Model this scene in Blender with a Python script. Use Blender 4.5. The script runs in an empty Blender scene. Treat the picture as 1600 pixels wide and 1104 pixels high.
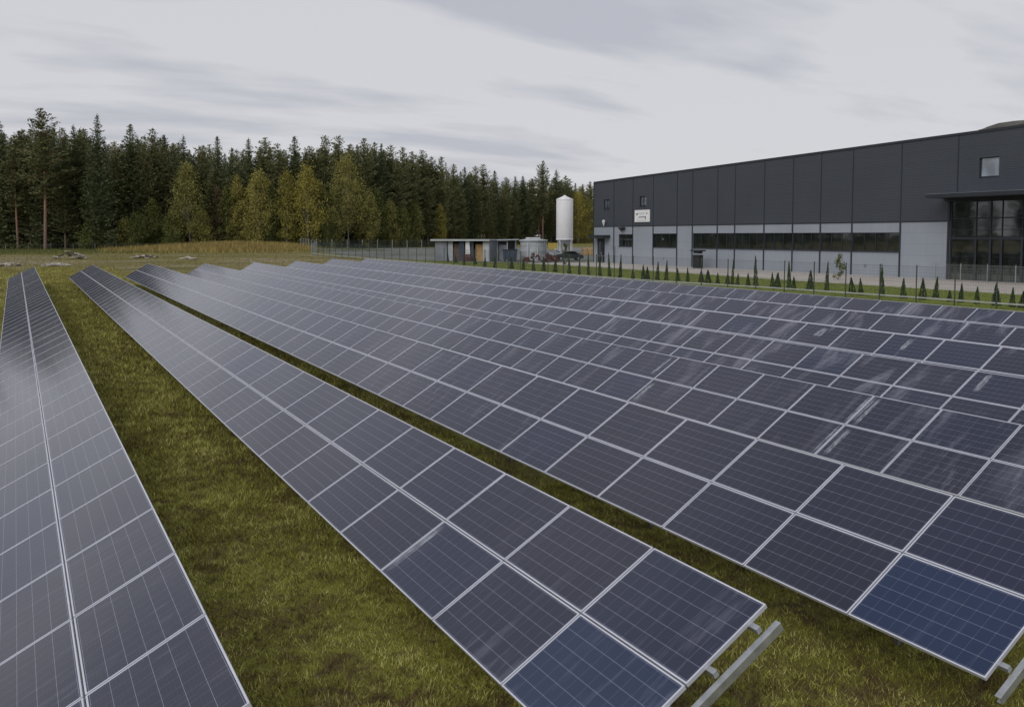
import bpy, math, random
import numpy as np
from mathutils import Vector, Matrix

sc = bpy.context.scene
R = math.radians
# ------------------------------------------------------------------ camera
cam_d = bpy.data.cameras.new('camera')
cam_d.sensor_width = 36.0
cam_d.lens = 31.2035
cam_d.shift_y = -0.0617
cam_d.clip_start = 0.1
cam_d.clip_end = 5000
cam = bpy.data.objects.new('camera', cam_d)
sc.collection.objects.link(cam)
cam.location = (0, 0, 4.85)
cam.rotation_euler = (math.pi/2 - 0.061409, 0, -0.505231)
sc.camera = cam
sc.render.resolution_x = 1024
sc.render.resolution_y = 706

# ------------------------------------------------------------------ sky: Nishita air under a layer of grey cloud
world = bpy.data.worlds.new('World')
sc.world = world
world.use_nodes = True
wn, wl = world.node_tree.nodes, world.node_tree.links
wn.clear()
w_out = wn.new('ShaderNodeOutputWorld')
w_bg = wn.new('ShaderNodeBackground'); w_bg.inputs['Strength'].default_value = 0.1
w_sky = wn.new('ShaderNodeTexSky'); w_sky.sky_type = 'NISHITA'; w_sky.sun_disc = False
w_sky.sun_elevation = R(38); w_sky.sun_rotation = R(240)
w_tc = wn.new('ShaderNodeTexCoord')
w_sep = wn.new('ShaderNodeSeparateXYZ')
w_add = wn.new('ShaderNodeMath'); w_add.operation = 'ADD'; w_add.inputs[1].default_value = 0.16
w_mx = wn.new('ShaderNodeMath'); w_mx.operation = 'MAXIMUM'; w_mx.inputs[1].default_value = 0.05
w_dx = wn.new('ShaderNodeMath'); w_dx.operation = 'DIVIDE'
w_dy = wn.new('ShaderNodeMath'); w_dy.operation = 'DIVIDE'
w_cmb = wn.new('ShaderNodeCombineXYZ')
w_map = wn.new('ShaderNodeMapping'); w_map.inputs['Rotation'].default_value = (0, 0, 0.55); w_map.inputs['Scale'].default_value = (0.50, 1.2, 1.0); w_map.inputs['Location'].default_value = (3.1, 1.2, 0)
w_n1 = wn.new('ShaderNodeTexNoise'); w_n1.inputs['Scale'].default_value = 1.9; w_n1.inputs['Detail'].default_value = 5; w_n1.inputs['Roughness'].default_value = 0.5; w_n1.inputs['Distortion'].default_value = 0.1
w_n2 = wn.new('ShaderNodeTexNoise'); w_n2.inputs['Scale'].default_value = 0.5; w_n2.inputs['Detail'].default_value = 2
w_mixn = wn.new('ShaderNodeMath'); w_mixn.operation = 'ADD'
w_r = wn.new('ShaderNodeValToRGB')
w_r.color_ramp.elements[0].position = 0.84; w_r.color_ramp.elements[0].color = (5.0, 5.07, 5.6, 1)
w_r.color_ramp.elements[1].position = 1.16; w_r.color_ramp.elements[1].color = (6.5, 6.5, 6.8, 1)
w_half = wn.new('ShaderNodeMath'); w_half.operation = 'MULTIPLY'; w_half.inputs[1].default_value = 1.0
w_mix = wn.new('ShaderNodeMixRGB'); w_mix.inputs['Fac'].default_value = 0.94
wl.new(w_tc.outputs['Generated'], w_sep.inputs[0])
wl.new(w_sep.outputs['Z'], w_mx.inputs[0]); wl.new(w_mx.outputs[0], w_add.inputs[0])
wl.new(w_sep.outputs['X'], w_dx.inputs[0]); wl.new(w_add.outputs[0], w_dx.inputs[1])
wl.new(w_sep.outputs['Y'], w_dy.inputs[0]); wl.new(w_add.outputs[0], w_dy.inputs[1])
wl.new(w_dx.outputs[0], w_cmb.inputs['X']); wl.new(w_dy.outputs[0], w_cmb.inputs['Y'])
wl.new(w_cmb.outputs[0], w_map.inputs['Vector'])
wl.new(w_map.outputs[0], w_n1.inputs['Vector']); wl.new(w_map.outputs[0], w_n2.inputs['Vector'])
wl.new(w_n1.outputs['Fac'], w_mixn.inputs[0]); wl.new(w_n2.outputs['Fac'], w_mixn.inputs[1])
wl.new(w_mixn.outputs[0], w_r.inputs['Fac'])
wl.new(w_sky.outputs['Color'], w_mix.inputs['Color1']); wl.new(w_r.outputs['Color'], w_mix.inputs['Color2'])
wl.new(w_mix.outputs['Color'], w_bg.inputs['Color']); wl.new(w_bg.outputs[0], w_out.inputs['Surface'])

sun_d = bpy.data.lights.new('sun', 'SUN'); sun_d.energy = 1.35; sun_d.angle = R(40); sun_d.color = (1, 0.96, 0.9)
sun = bpy.data.objects.new('sun', sun_d); sc.collection.objects.link(sun)
sun.rotation_euler = (R(52), 0, R(-60))
sc.view_settings.view_transform = 'Standard'
sc.view_settings.look = 'None'
sc.view_settings.exposure = 0.0
sc.view_settings.gamma = 1.0

# ------------------------------------------------------------------ helpers
COL = sc.collection
def ss(a, b, x):
    t = np.clip((x - a)/(b - a), 0, 1); return t*t*(3 - 2*t)
def gz(x, y):
    """height of the terrain"""
    g0 = .0119*np.clip(y, -50, 168)
    w = ss(34, 62, x)*(1 - ss(110, 170, y))
    b = .95*np.exp(-(((x - 36)/15.)**2 + ((y - 173)/8.)**2))
    return g0*(1 - w) + 1.0*w + b
def tag(o, label=None, cat=None, group=None, kind=None):
    if label: o['label'] = label
    if cat: o['category'] = cat
    if group: o['group'] = group
    if kind: o['kind'] = kind
    return o
def empty(name, loc=(0, 0, 0), rz=0, label=None, cat=None, group=None):
    o = bpy.data.objects.new(name, None); COL.objects.link(o)
    o.location = loc; o.rotation_euler = (0, 0, rz); o.empty_display_size = .3
    return tag(o, label, cat, group)
def link(name, me, parent=None, loc=None):
    o = bpy.data.objects.new(name, me); COL.objects.link(o)
    if parent: o.parent = parent
    if loc is not None: o.location = loc
    return o
def np_mesh(name, V, F, mats, smooth=False, mi=None):
    """V (n,3); F (m,k) with constant k"""
    V = np.asarray(V, np.float32); F = np.asarray(F, np.int32)
    me = bpy.data.meshes.new(name); k = F.shape[1]
    me.vertices.add(len(V)); me.vertices.foreach_set('co', V.ravel())
    me.loops.add(F.size); me.loops.foreach_set('vertex_index', F.ravel())
    me.polygons.add(len(F)); me.polygons.foreach_set('loop_start', np.arange(0, F.size, k, dtype=np.int32))
    if mi is not None: me.polygons.foreach_set('material_index', np.asarray(mi, np.int32))
    if smooth: me.polygons.foreach_set('use_smooth', np.ones(len(F), bool))
    for m in (mats if isinstance(mats, (list, tuple)) else [mats]): me.materials.append(m)
    me.update(calc_edges=True); me.validate()
    return me
class MB:
    """collects simple solids and links them as one mesh"""
    def __init__(s): s.v = []; s.f = []; s.m = []; s.sm = []
    def add(s, vs, fs, mi=0, smooth=False):
        n = len(s.v); s.v += [tuple(v) for v in vs]
        s.f += [tuple(i + n for i in f) for f in fs]; s.m += [mi]*len(fs); s.sm += [smooth]*len(fs)
        return s
    def box(s, x0, x1, y0, y1, z0, z1, mi=0):
        return s.add([(x0,y0,z0),(x1,y0,z0),(x1,y1,z0),(x0,y1,z0),(x0,y0,z1),(x1,y0,z1),(x1,y1,z1),(x0,y1,z1)],
                     [(0,3,2,1),(4,5,6,7),(0,1,5,4),(1,2,6,5),(2,3,7,6),(3,0,4,7)], mi)
    def tube(s, pts, rad, seg=8, mi=0, cap=True, smooth=True):
        pts = [Vector(p) for p in pts]; n = len(pts)
        if not hasattr(rad, '__len__'): rad = [rad]*n
        vs = []
        for i, p in enumerate(pts):
            d = (pts[min(i+1, n-1)] - pts[max(i-1, 0)]).normalized()
            a = d.orthogonal().normalized() if abs(d.z) < .99 else Vector((1, 0, 0))
            a = (a - d*a.dot(d)).normalized(); b = d.cross(a)
            for k in range(seg):
                t = 2*math.pi*k/seg; vs.append(p + (a*math.cos(t) + b*math.sin(t))*rad[i])
        fs = []
        for i in range(n-1):
            for k in range(seg):
                k2 = (k+1) % seg; fs.append((i*seg+k, i*seg+k2, (i+1)*seg+k2, (i+1)*seg+k))
        s.add(vs, fs, mi, smooth)
        if cap:
            s.add(vs[:seg], [tuple(reversed(range(seg)))], mi); s.add(vs[-seg:], [tuple(range(seg))], mi)
        return s
    def lathe(s, prof, seg=24, mi=0, c=(0, 0, 0), smooth=True):
        vs = []
        for r, z in prof:
            for k in range(seg):
                t = 2*math.pi*k/seg; vs.append((c[0]+r*math.cos(t), c[1]+r*math.sin(t), c[2]+z))
        fs = []
        for i in range(len(prof)-1):
            for k in range(seg):
                k2 = (k+1) % seg; fs.append((i*seg+k, i*seg+k2, (i+1)*seg+k2, (i+1)*seg+k))
        return s.add(vs, fs, mi, smooth)
    def prism(s, poly, y0, y1, mi=0):
        """polygon in (x,z) extruded along y"""
        n = len(poly)
        vs = [(x, y0, z) for x, z in poly] + [(x, y1, z) for x, z in poly]
        fs = [tuple(range(n)), tuple(reversed(range(n, 2*n)))] + [(i, i+n, (i+1) % n + n, (i+1) % n) for i in range(n)]
        return s.add(vs, fs, mi)
    def mesh(s, name, mats):
        me = bpy.data.meshes.new(name); me.from_pydata(s.v, [], s.f)
        for m in (mats if isinstance(mats, (list, tuple)) else [mats]): me.materials.append(m)
        me.polygons.foreach_set('material_index', s.m); me.polygons.foreach_set('use_smooth', s.sm)
        me.update(); return me
    def build(s, name, mats, parent=None, loc=None):
        return link(name, s.mesh(name, mats), parent, loc)

# ------------------------------------------------------------------ materials
class NT:
    def __init__(s, name):
        s.mat = bpy.data.materials.new(name); s.mat.use_nodes = True
        s.n = s.mat.node_tree.nodes; s.l = s.mat.node_tree.links
        s.b = s.n['Principled BSDF']
    def new(s, t, **kw):
        n = s.n.new(t)
        for k, v in kw.items(): setattr(n, k, v)
        return n
    def link(s, a, b): s.l.new(a, b)
    def math(s, op, a, b=None, clamp=False):
        n = s.new('ShaderNodeMath', operation=op); n.use_clamp = clamp
        for i, v in enumerate([a, b]):
            if v is None: continue
            if isinstance(v, (int, float)): n.inputs[i].default_value = v
            else: s.link(v, n.inputs[i])
        return n.outputs[0]
    def noise(s, vec, scale, detail=4, rough=.5, dist=0):
        n = s.new('ShaderNodeTexNoise'); n.inputs['Scale'].default_value = scale; n.inputs['Detail'].default_value = detail
        n.inputs['Roughness'].default_value = rough; n.inputs['Distortion'].default_value = dist
        if vec is not None: s.link(vec, n.inputs['Vector'])
        return n.outputs['Fac']
    def ramp(s, fac, stops):
        n = s.new('ShaderNodeValToRGB'); e = n.color_ramp.elements
        while len(e) < len(stops): e.new(.5)
        for i, (p, c) in enumerate(stops):
            e[i].position = p; e[i].color = c if len(c) == 4 else (*c, 1)
        s.link(fac, n.inputs['Fac']); return n.outputs['Color']
    def mix(s, fac, a, b, bt='MIX'):
        n = s.new('ShaderNodeMixRGB', blend_type=bt)
        for i, v in enumerate([fac, a, b]):
            if isinstance(v, (int, float)): n.inputs[i].default_value = v
            elif isinstance(v, tuple): n.inputs[i].default_value = (*v, 1)
            else: s.link(v, n.inputs[i])
        return n.outputs['Color']
    def mapping(s, vec, scale=(1, 1, 1), loc=(0, 0, 0)):
        n = s.new('ShaderNodeMapping'); n.inputs['Scale'].default_value = scale; n.inputs['Location'].default_value = loc
        s.link(vec, n.inputs['Vector']); return n.outputs[0]
    def bump(s, h, strength, dist=.02):
        n = s.new('ShaderNodeBump'); n.inputs['Strength'].default_value = strength; n.inputs['Distance'].default_value = dist
        s.link(h, n.inputs['Height']); s.link(n.outputs[0], s.b.inputs['Normal'])
    def set(s, rough=None, metal=None, ior=None, spec=None):
        if rough is not None: s.b.inputs['Roughness'].default_value = rough
        if metal is not None: s.b.inputs['Metallic'].default_value = metal
        if ior is not None: s.b.inputs['IOR'].default_value = ior
        if spec is not None: s.b.inputs['Specular IOR Level'].default_value = spec
        return s
def simple(name, col, rough=.7, metal=0., var=.12, scale=3., bump=0., ior=1.45, spec=.5):
    t = NT(name); t.set(rough, metal, ior, spec)
    tc = t.new('ShaderNodeTexCoord'); oi = t.new('ShaderNodeObjectInfo')
    v = t.new('ShaderNodeVectorMath', operation='ADD'); t.link(tc.outputs['Object'], v.inputs[0]); t.link(oi.outputs['Location'], v.inputs[1])
    n = t.noise(v.outputs[0], scale, 5, .6)
    lo = tuple(c*(1-var) for c in col); hi = tuple(min(1, c*(1+var)) for c in col)
    t.link(t.ramp(n, [(.3, lo), (.7, hi)]), t.b.inputs['Base Color'])
    if bump: t.bump(n, bump)
    return t.mat

M = {}
M['galv'] = simple('galvanised_steel', (.42, .44, .46), .45, .7, .2, 9)
M['alu'] = simple('aluminium_frame', (.60, .62, .70), .42, .35, .10, 2)
M['post'] = simple('steel_post', (.2, .21, .22), .6, .5, .2, 5)
M['fence'] = simple('fence_coating', (.06, .075, .07), .5, .1, .2, 3)
M['wire'] = simple('fence_wire', (.10, .13, .13), .5, .3, .2, 3)
M['fence_pale'] = simple('galvanised_fence', (.34, .36, .36), .5, .4, .2, 3)
M['plinth'] = simple('plinth_board', (.36, .38, .37), .8, 0, .15, 2)
M['white'] = simple('white_paint', (.74, .74, .76), .45, 0, .05, .8)
M['white_dirty'] = simple('weathered_white_paint', (.55, .56, .58), .6, 0, .2, 1.2)
M['dark_trim'] = simple('dark_trim', (.028, .033, .042), .45, .2, .1, 1)
M['concrete'] = simple('pale_concrete', (.44, .42, .40), .9, 0, .12, 1.5, .2)
M['grey_metal'] = simple('grey_sheet', (.20, .22, .25), .6, .1, .25, .7)
M['grey_light'] = simple('light_grey_sheet', (.38, .41, .44), .6, .1, .15, .7)
M['blue_grey'] = simple('blue_grey_paint', (.035, .05, .085), .6, 0, .2, 1)
M['brown'] = simple('brown_timber', (.12, .075, .06), .8, 0, .3, 2)
M['ochre'] = simple('ochre_timber', (.42, .27, .12), .8, 0, .25, 3)
M['yellow'] = simple('yellow_paint', (.45, .33, .06), .6, 0, .2, 2)
M['rust'] = simple('rusty_red_paint', (.10, .03, .028), .8, 0, .35, 3)
M['rubber'] = simple('rubber', (.015, .015, .016), .85, 0, .1, 3)
M['car_dark'] = simple('dark_car_paint', (.04, .045, .05), .3, .3, .05, 1)
M['car_white'] = simple('white_car_paint', (.6, .6, .6), .3, 0, .05, 1)
M['dark_in'] = simple('dark_interior', (.02, .02, .022), .9, 0, .3, 1)
M['rubble'] = simple('pale_rubble', (.40, .37, .33), .95, 0, .25, 2, .5)
M['stone_dark'] = simple('brown_soil', (.07, .05, .035), .95, 0, .35, 2, .5)

def cell_material(name, dark, blue, fixed=None):
    """dark silicon cells, 6 by 10 with pale gaps, under glass, with dust"""
    t = NT(name); t.set(.14, 0, 1.52)
    t.b.inputs['Sheen Weight'].default_value = .16; t.b.inputs['Sheen Roughness'].default_value = .25; t.b.inputs['Sheen Tint'].default_value = (.74, .77, 1, 1)
    tc = t.new('ShaderNodeTexCoord'); oi = t.new('ShaderNodeObjectInfo')
    sep = t.new('ShaderNodeSeparateXYZ'); t.link(tc.outputs['Object'], sep.inputs[0])
    def grid(c, off, pitch, w):
        a = t.math('DIVIDE', t.math('SUBTRACT', c, off), pitch)
        fr = t.math('FRACT', a)
        d = t.math('MINIMUM', fr, t.math('SUBTRACT', 1.0, fr))
        return t.math('LESS_THAN', d, w/pitch/2)
    X, Y = sep.outputs['X'], sep.outputs['Y']
    gx = grid(X, .027, .1567, .0036)       # bright lines along the row
    gy = grid(Y, .0275, .1464, .0026)       # fainter lines up the slope
    bus = grid(X, .027 + .0157, .03134, .0011)
    fine = grid(Y, .0, .012, .003)
    # colour of this panel
    rnd = oi.outputs['Random']
    base = t.ramp(rnd, [(0.0, dark), (.55, tuple(c*1.12 for c in dark)), (.85, tuple((a*2+b)/3 for a, b in zip(dark, blue))), (1.0, tuple((a+b)/2 for a, b in zip(dark, blue)))])
    if fixed: base = t.mix(1.0, base, fixed)
    off = t.new('ShaderNodeVectorMath', operation='ADD')
    t.link(tc.outputs['Object'], off.inputs[0]); t.link(oi.outputs['Location'], off.inputs[1])
    nn = t.noise(off.outputs[0], 2.2, 3, .5)
    base = t.mix(t.math('MULTIPLY', nn, .16), base, tuple(c*1.7 for c in dark))
    c = t.mix(t.math('MULTIPLY', bus, .11), base, (.25, .26, .33))
    c = t.mix(t.math('MULTIPLY', fine, .045), c, (.2, .2, .28))
    c = t.mix(t.math('MULTIPLY', gy, .34), c, (.28, .30, .42))
    c = t.mix(t.math('MULTIPLY', gx, .56), c, (.34, .36, .48))
    c = t.mix(t.math('MULTIPLY', t.math('MULTIPLY', gx, gy), .8), c, (.6, .6, .7))
    # backsheet border next to the frame
    # dust film and wash marks that run down the slope
    gi = t.new('ShaderNodeNewGeometry')
    film = t.noise(gi.outputs['Position'], .35, 4, .6)
    stm = t.mapping(off.outputs[0], (.55, 3.6, .55))
    st = t.noise(stm, 1.6, 5, .65, .3)
    patch = t.noise(gi.outputs['Position'], .16, 2, .5)
    streak = t.math('MULTIPLY', t.math('SUBTRACT', st, .54, True), 5.0, True)
    streak = t.math('MULTIPLY', streak, t.math('MULTIPLY', t.math('SUBTRACT', patch, .47, True), 5.0, True))
    w2 = t.noise(t.mapping(gi.outputs['Position'], (.45, 1.5, .2)), 1.0, 5, .62, .5)
    ps = t.new('ShaderNodeSeparateXYZ'); t.link(gi.outputs['Position'], ps.inputs[0])
    reg = t.math('MULTIPLY', t.math('MULTIPLY', t.math('SUBTRACT', ps.outputs['X'], 12.0), .2, True), t.math('MULTIPLY', t.math('SUBTRACT', 48.0, ps.outputs['Y']), .06, True))
    smear = t.math('MULTIPLY', t.math('MULTIPLY', t.math('SUBTRACT', w2, .53, True), 4.0, True), reg)
    streak = t.math('ADD', streak, t.math('MULTIPLY', smear, 1.5))
    dust = t.math('ADD', t.math('MULTIPLY', t.math('SUBTRACT', film, .35, True), .07), t.math('MULTIPLY', streak, .30), True)
    c = t.mix(dust, c, (.40, .41, .50))
    t.link(c, t.b.inputs['Base Color'])
    rr = t.math('ADD', t.math('MULTIPLY', dust, .8), .11, True)
    t.link(rr, t.b.inputs['Roughness'])
    return t.mat
M['cell'] = cell_material('solar_cells', (.0090, .0112, .028), (.006, .017, .055))
M['cell_blue'] = cell_material('blue_solar_cells', (.012, .022, .06), (.010, .03, .085), fixed=(.004, .017, .058))
def streak_material():
    t = NT('dried_dirt_streak'); t.set(.85)
    tc = t.new('ShaderNodeTexCoord')
    m = t.mapping(tc.outputs['Object'], (1.3, 34, 1))
    n = t.noise(m, 1.5, 6, .7)
    t.b.inputs['Base Color'].default_value = (.46, .49, .56, 1)
    a = t.math('MULTIPLY', t.math('SUBTRACT', n, .36, True), 3.5, True)
    n2 = t.noise(t.mapping(tc.outputs['Object'], (3.5, 5, 1)), 1.5, 3, .6)
    a = t.math('MULTIPLY', a, t.math('MULTIPLY', t.math('SUBTRACT', n2, .30, True), 3.0, True))
    gs = t.new('ShaderNodeSeparateXYZ'); t.link(tc.outputs['Generated'], gs.inputs[0])
    for ch, k in (('X', 5.0), ('Y', 7.0)):
        q = gs.outputs[ch]; a = t.math('MULTIPLY', a, t.math('MULTIPLY', t.math('MINIMUM', q, t.math('SUBTRACT', 1.0, q)), k, True))
    t.link(t.math('MULTIPLY', a, .8), t.b.inputs['Alpha'])
    return t.mat
M['streak'] = streak_material()

def foliage(name, cols, rough=.75, scale=.6, spread=.35):
    t = NT(name); t.set(rough, spec=.25)
    gi = t.new('ShaderNodeNewGeometry'); oi = t.new('ShaderNodeObjectInfo')
    n = t.noise(gi.outputs['Position'], scale, 3, .6)
    r = t.math('ADD', t.math('MULTIPLY', gi.outputs['Random Per Island'], spread), t.math('MULTIPLY', n, .6))
    r = t.math('ADD', r, t.math('MULTIPLY', t.math('SUBTRACT', oi.outputs['Random'], .5), .35), True)
    k = len(cols)
    t.link(t.ramp(r, [(.12 + .76*i/(k-1), c) for i, c in enumerate(cols)]), t.b.inputs['Base Color'])
    return t.mat
M['needle'] = foliage('spruce_needles', [(.050, .066, .034), (.094, .112, .050), (.150, .162, .066)])
M['needle2'] = foliage('pine_needles', [(.075, .086, .040), (.125, .135, .056), (.19, .19, .078)])
M['leaf_g'] = foliage('green_leaves', [(.060, .078, .022), (.11, .125, .034), (.18, .17, .045)])
M['leaf_o'] = foliage('olive_leaves', [(.12, .125, .040), (.23, .215, .060), (.37, .32, .085)])
M['leaf_y'] = foliage('yellow_leaves', [(.13, .125, .035), (.25, .225, .05), (.43, .35, .07)])
M['leaf_r'] = foliage('reddish_brown_leaves', [(.075, .06, .035), (.12, .085, .048), (.16, .11, .06)])
M['thuja'] = foliage('thuja_scales', [(.022, .038, .016), (.042, .066, .024), (.075, .105, .036)], scale=4)
M['bark'] = simple('dark_bark', (.07, .055, .045), .9, 0, .35, 1.5, .3)
M['bark_pale'] = simple('pale_birch_bark', (.26, .24, .20), .8, 0, .4, 2)
def pine_bark():
    t = NT('orange_pine_bark'); t.set(.9)
    tc = t.new('ShaderNodeTexCoord'); s = t.new('ShaderNodeSeparateXYZ'); t.link(tc.outputs['Object'], s.inputs[0])
    n = t.noise(tc.outputs['Object'], 2, 4, .6)
    z = t.math('ADD', t.math('DIVIDE', s.outputs['Z'], 24.0), t.math('MULTIPLY', n, .2))
    t.link(t.ramp(z, [(.1, (.15, .11, .10)), (.45, (.27, .15, .10)), (.8, (.30, .16, .09))]), t.b.inputs['Base Color'])
    return t.mat
M['bark_pine'] = pine_bark()
def blades(name, cols, moss=False):
    t = NT(name); t.set(.8, spec=.2)
    gi = t.new('ShaderNodeNewGeometry')
    n = t.noise(gi.outputs['Position'], 2.2, 5, .65)
    n2 = t.noise(gi.outputs['Position'], .45, 2, .5)
    r = t.math('ADD', t.math('MULTIPLY', gi.outputs['Random Per Island'], .30), t.math('MULTIPLY', n, .55))
    r = t.math('ADD', r, t.math('MULTIPLY', n2, .25))
    k = len(cols)
    c = t.ramp(r, [(.40 + .30*i/(k-1), c) for i, c in enumerate(cols)])
    if moss:
        n4 = t.noise(gi.outputs['Position'], 1.7, 5, .7, .8)
        c = t.mix(t.math('MULTIPLY', t.math('SUBTRACT', n4, .52, True), 6.0, True), c, (.12, .078, .04))
    t.link(c, t.b.inputs['Base Color'])
    return t.mat
M['blade'] = blades('grass_blades', [(.11, .075, .035), (.19, .15, .045), (.25, .265, .045), (.40, .42, .080), (.64, .59, .24)], True)
M['tall'] = blades('dry_tall_grass', [(.15, .125, .045), (.28, .215, .075), (.44, .34, .12)])

def ground_material():
    t = NT('turf'); t.set(.95, spec=.15)
    gi = t.new('ShaderNodeNewGeometry'); P = gi.outputs['Position']
    sep = t.new('ShaderNodeSeparateXYZ'); t.link(P, sep.inputs[0]); X, Y = sep.outputs['X'], sep.outputs['Y']
    n1 = t.noise(P, .35, 4, .6); n2 = t.noise(P, 3.0, 5, .65, .4); n3 = t.noise(P, 22, 3, .6); n4 = t.noise(P, 1.7, 5, .7, .8)
    a = t.math('ADD', t.math('MULTIPLY', n1, .35), t.math('ADD', t.math('MULTIPLY', n2, .4), t.math('MULTIPLY', n3, .25)))
    grass = t.ramp(a, [(.36, (.065, .048, .022)), (.45, (.120, .098, .032)), (.53, (.170, .176, .032)), (.64, (.29, .27, .065))])
    # rough meadow with dry stems and bare sand beyond the ends of the rows
    mm = t.mapping(P, (.10, .35, .2))
    m1 = t.noise(mm, 1.0, 6, .65, .5)
    meadow = t.ramp(m1, [(.35, (.085, .088, .028)), (.50, (.15, .135, .048)), (.62, (.24, .20, .095)), (.75, (.16, .11, .06))])
    far = t.math('MULTIPLY', t.math('SUBTRACT', Y, 92.0), .12, True)
    left = t.math('MULTIPLY', t.math('SUBTRACT', 46.0, X), .2, True)
    c = t.mix(t.math('MULTIPLY', far, left), grass, meadow)
    sm = t.mapping(P, (.05, .28, .2), (3.3, 1.2, 0))
    s1 = t.noise(sm, 1.0, 5, .6, .6)
    band = t.math('MULTIPLY', t.math('MULTIPLY', t.math('SUBTRACT', Y, 104.0), .2, True), t.math('MULTIPLY', t.math('SUBTRACT', 158.0, Y), .12, True))
    sand = t.math('MULTIPLY', t.math('MULTIPLY', t.math('SUBTRACT', s1, .50, True), 9.0, True), t.math('MULTIPLY', band, left))
    c = t.mix(t.math('MULTIPLY', t.math('SUBTRACT', n4, .52, True), 7.0, True), c, (.085, .058, .030), 'MIX')
    c = t.mix(sand, c, t.ramp(t.noise(P, 1.2, 5, .7), [(.35, (.16, .12, .085)), (.65, (.36, .31, .25))]))
    # brighter mown lawn between fence and pavement
    lawn = t.math('MULTIPLY', t.math('MULTIPLY', t.math('SUBTRACT', X, 42.0), .3, True), t.math('MULTIPLY', t.math('SUBTRACT', 125.0, Y), .1, True))
    lw = t.ramp(t.math('ADD', t.math('MULTIPLY', n1, .5), t.math('MULTIPLY', n2, .5)), [(.38, (.11, .14, .025)), (.6, (.18, .21, .04))])
    c = t.mix(lawn, c, lw)
    t.link(c, t.b.inputs['Base Color'])
    t.bump(t.math('ADD', n2, t.math('MULTIPLY', n3, .5)), .6, .05)
    return t.mat
M['turf'] = ground_material()

def wall_material(name, col, rough, pitch=1.0, metal=.1, rib=0.):
    t = NT(name); t.set(rough, metal)
    tc = t.new('ShaderNodeTexCoord'); s = t.new('ShaderNodeSeparateXYZ'); t.link(tc.outputs['Object'], s.inputs[0])
    n = t.noise(tc.outputs['Object'], .25, 3, .5)
    n2 = t.noise(t.mapping(tc.outputs['Object'], (2.5, 1, .25)), 1.2, 4, .6)
    k = t.math('ADD', t.math('MULTIPLY', n, .6), t.math('MULTIPLY', n2, .4))
    c = t.ramp(k, [(.3, tuple(a*.90 for a in col)), (.7, tuple(a*1.08 for a in col))])
    fr = t.math('FRACT', t.math('DIVIDE', s.outputs['Z'], pitch))
    line = t.math('LESS_THAN', fr, .022/pitch)
    c = t.mix(t.math('MULTIPLY', line, .45), c, tuple(a*.35 for a in col))
    t.link(c, t.b.inputs['Base Color'])
    if rib:
        w = t.math('SINE', t.math('MULTIPLY', s.outputs['Z'], 2*math.pi/.14))
        t.bump(w, rib, .006)
    return t.mat
M['wall_light'] = wall_material('light_grey_wall_panel', (.285, .315, .365), .5, 1.02)
M['wall_dark'] = wall_material('anthracite_wall_panel', (.048, .055, .072), .5, 1.02, .1, .5)
def glass(name, col, ior=1.8, rough=.03):
    t = NT(name); t.set(rough, 0, ior)
    tc = t.new('ShaderNodeTexCoord')
    n = t.noise(t.mapping(tc.outputs['Object'], (1, 1, .6)), .9, 3, .5)
    t.link(t.ramp(n, [(.35, tuple(c*.5 for c in col)), (.65, tuple(c*1.4 for c in col))]), t.b.inputs['Base Color'])
    nb = t.noise(tc.outputs['Object'], .6, 1, .5); t.bump(nb, .05, .1)
    return t.mat
M['glass'] = glass('dark_window_glass', (.014, .018, .018), 2.1)
M['glass_sky'] = glass('sky_toned_window_glass', (.10, .12, .15), 2.4)  # mirrored sky painted in as a grey-blue base colour
M['glass_sky_pale'] = glass('sky_reflection_window_glass', (.17, .21, .26), 2.2)  # paler base colour stands in for bright sky reflected in the pane
M['car_glass'] = glass('car_glass', (.01, .012, .014), 1.6)
def ground_cover(name, lo, hi, scale):
    t = NT(name); t.set(.92, spec=.25)
    gi = t.new('ShaderNodeNewGeometry'); P = gi.outputs['Position']
    n = t.noise(P, scale, 6, .65); n2 = t.noise(P, scale*.12, 3, .5)
    t.link(t.ramp(t.math('ADD', t.math('MULTIPLY', n, .5), t.math('MULTIPLY', n2, .5)), [(.38, lo), (.62, hi)]), t.b.inputs['Base Color'])
    t.bump(n, .3, .02)
    return t.mat
M['paving'] = ground_cover('pale_paving', (.36, .33, .30), (.48, .44, .41), 1.5)
M['gravel'] = ground_cover('yard_gravel', (.09, .095, .08), (.20, .205, .20), .5)
M['heap'] = ground_cover('grey_slag', (.055, .055, .05), (.13, .125, .115), .06)

# ================================================================== SETTING
def axis(segs):
    out = []
    for a, b, st in segs: out += list(np.arange(a, b, st))
    return np.array(out + [segs[-1][1]])
gx_ = axis([(-3000, -600, 300), (-600, -100, 50), (-100, -20, 8), (-20, 100, 1.5), (100, 260, 10), (260, 700, 55), (700, 3100, 300)])
gy_ = axis([(-3000, -600, 300), (-600, -60, 60), (-60, -6, 6), (-6, 215, 1.5), (215, 400, 18), (400, 700, 75), (700, 3100, 300)])
GX, GY = np.meshgrid(gx_, gy_)
nx, ny = len(gx_), len(gy_)
V = np.stack([GX.ravel(), GY.ravel(), gz(GX.ravel(), GY.ravel())], 1)
idx = np.arange(nx*ny).reshape(ny, nx)
F = np.stack([idx[:-1, :-1].ravel(), idx[:-1, 1:].ravel(), idx[1:, 1:].ravel(), idx[1:, :-1].ravel()], 1)
ground = link('ground', np_mesh('ground', V, F, M['turf'], True)); ground['kind'] = 'structure'

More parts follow.
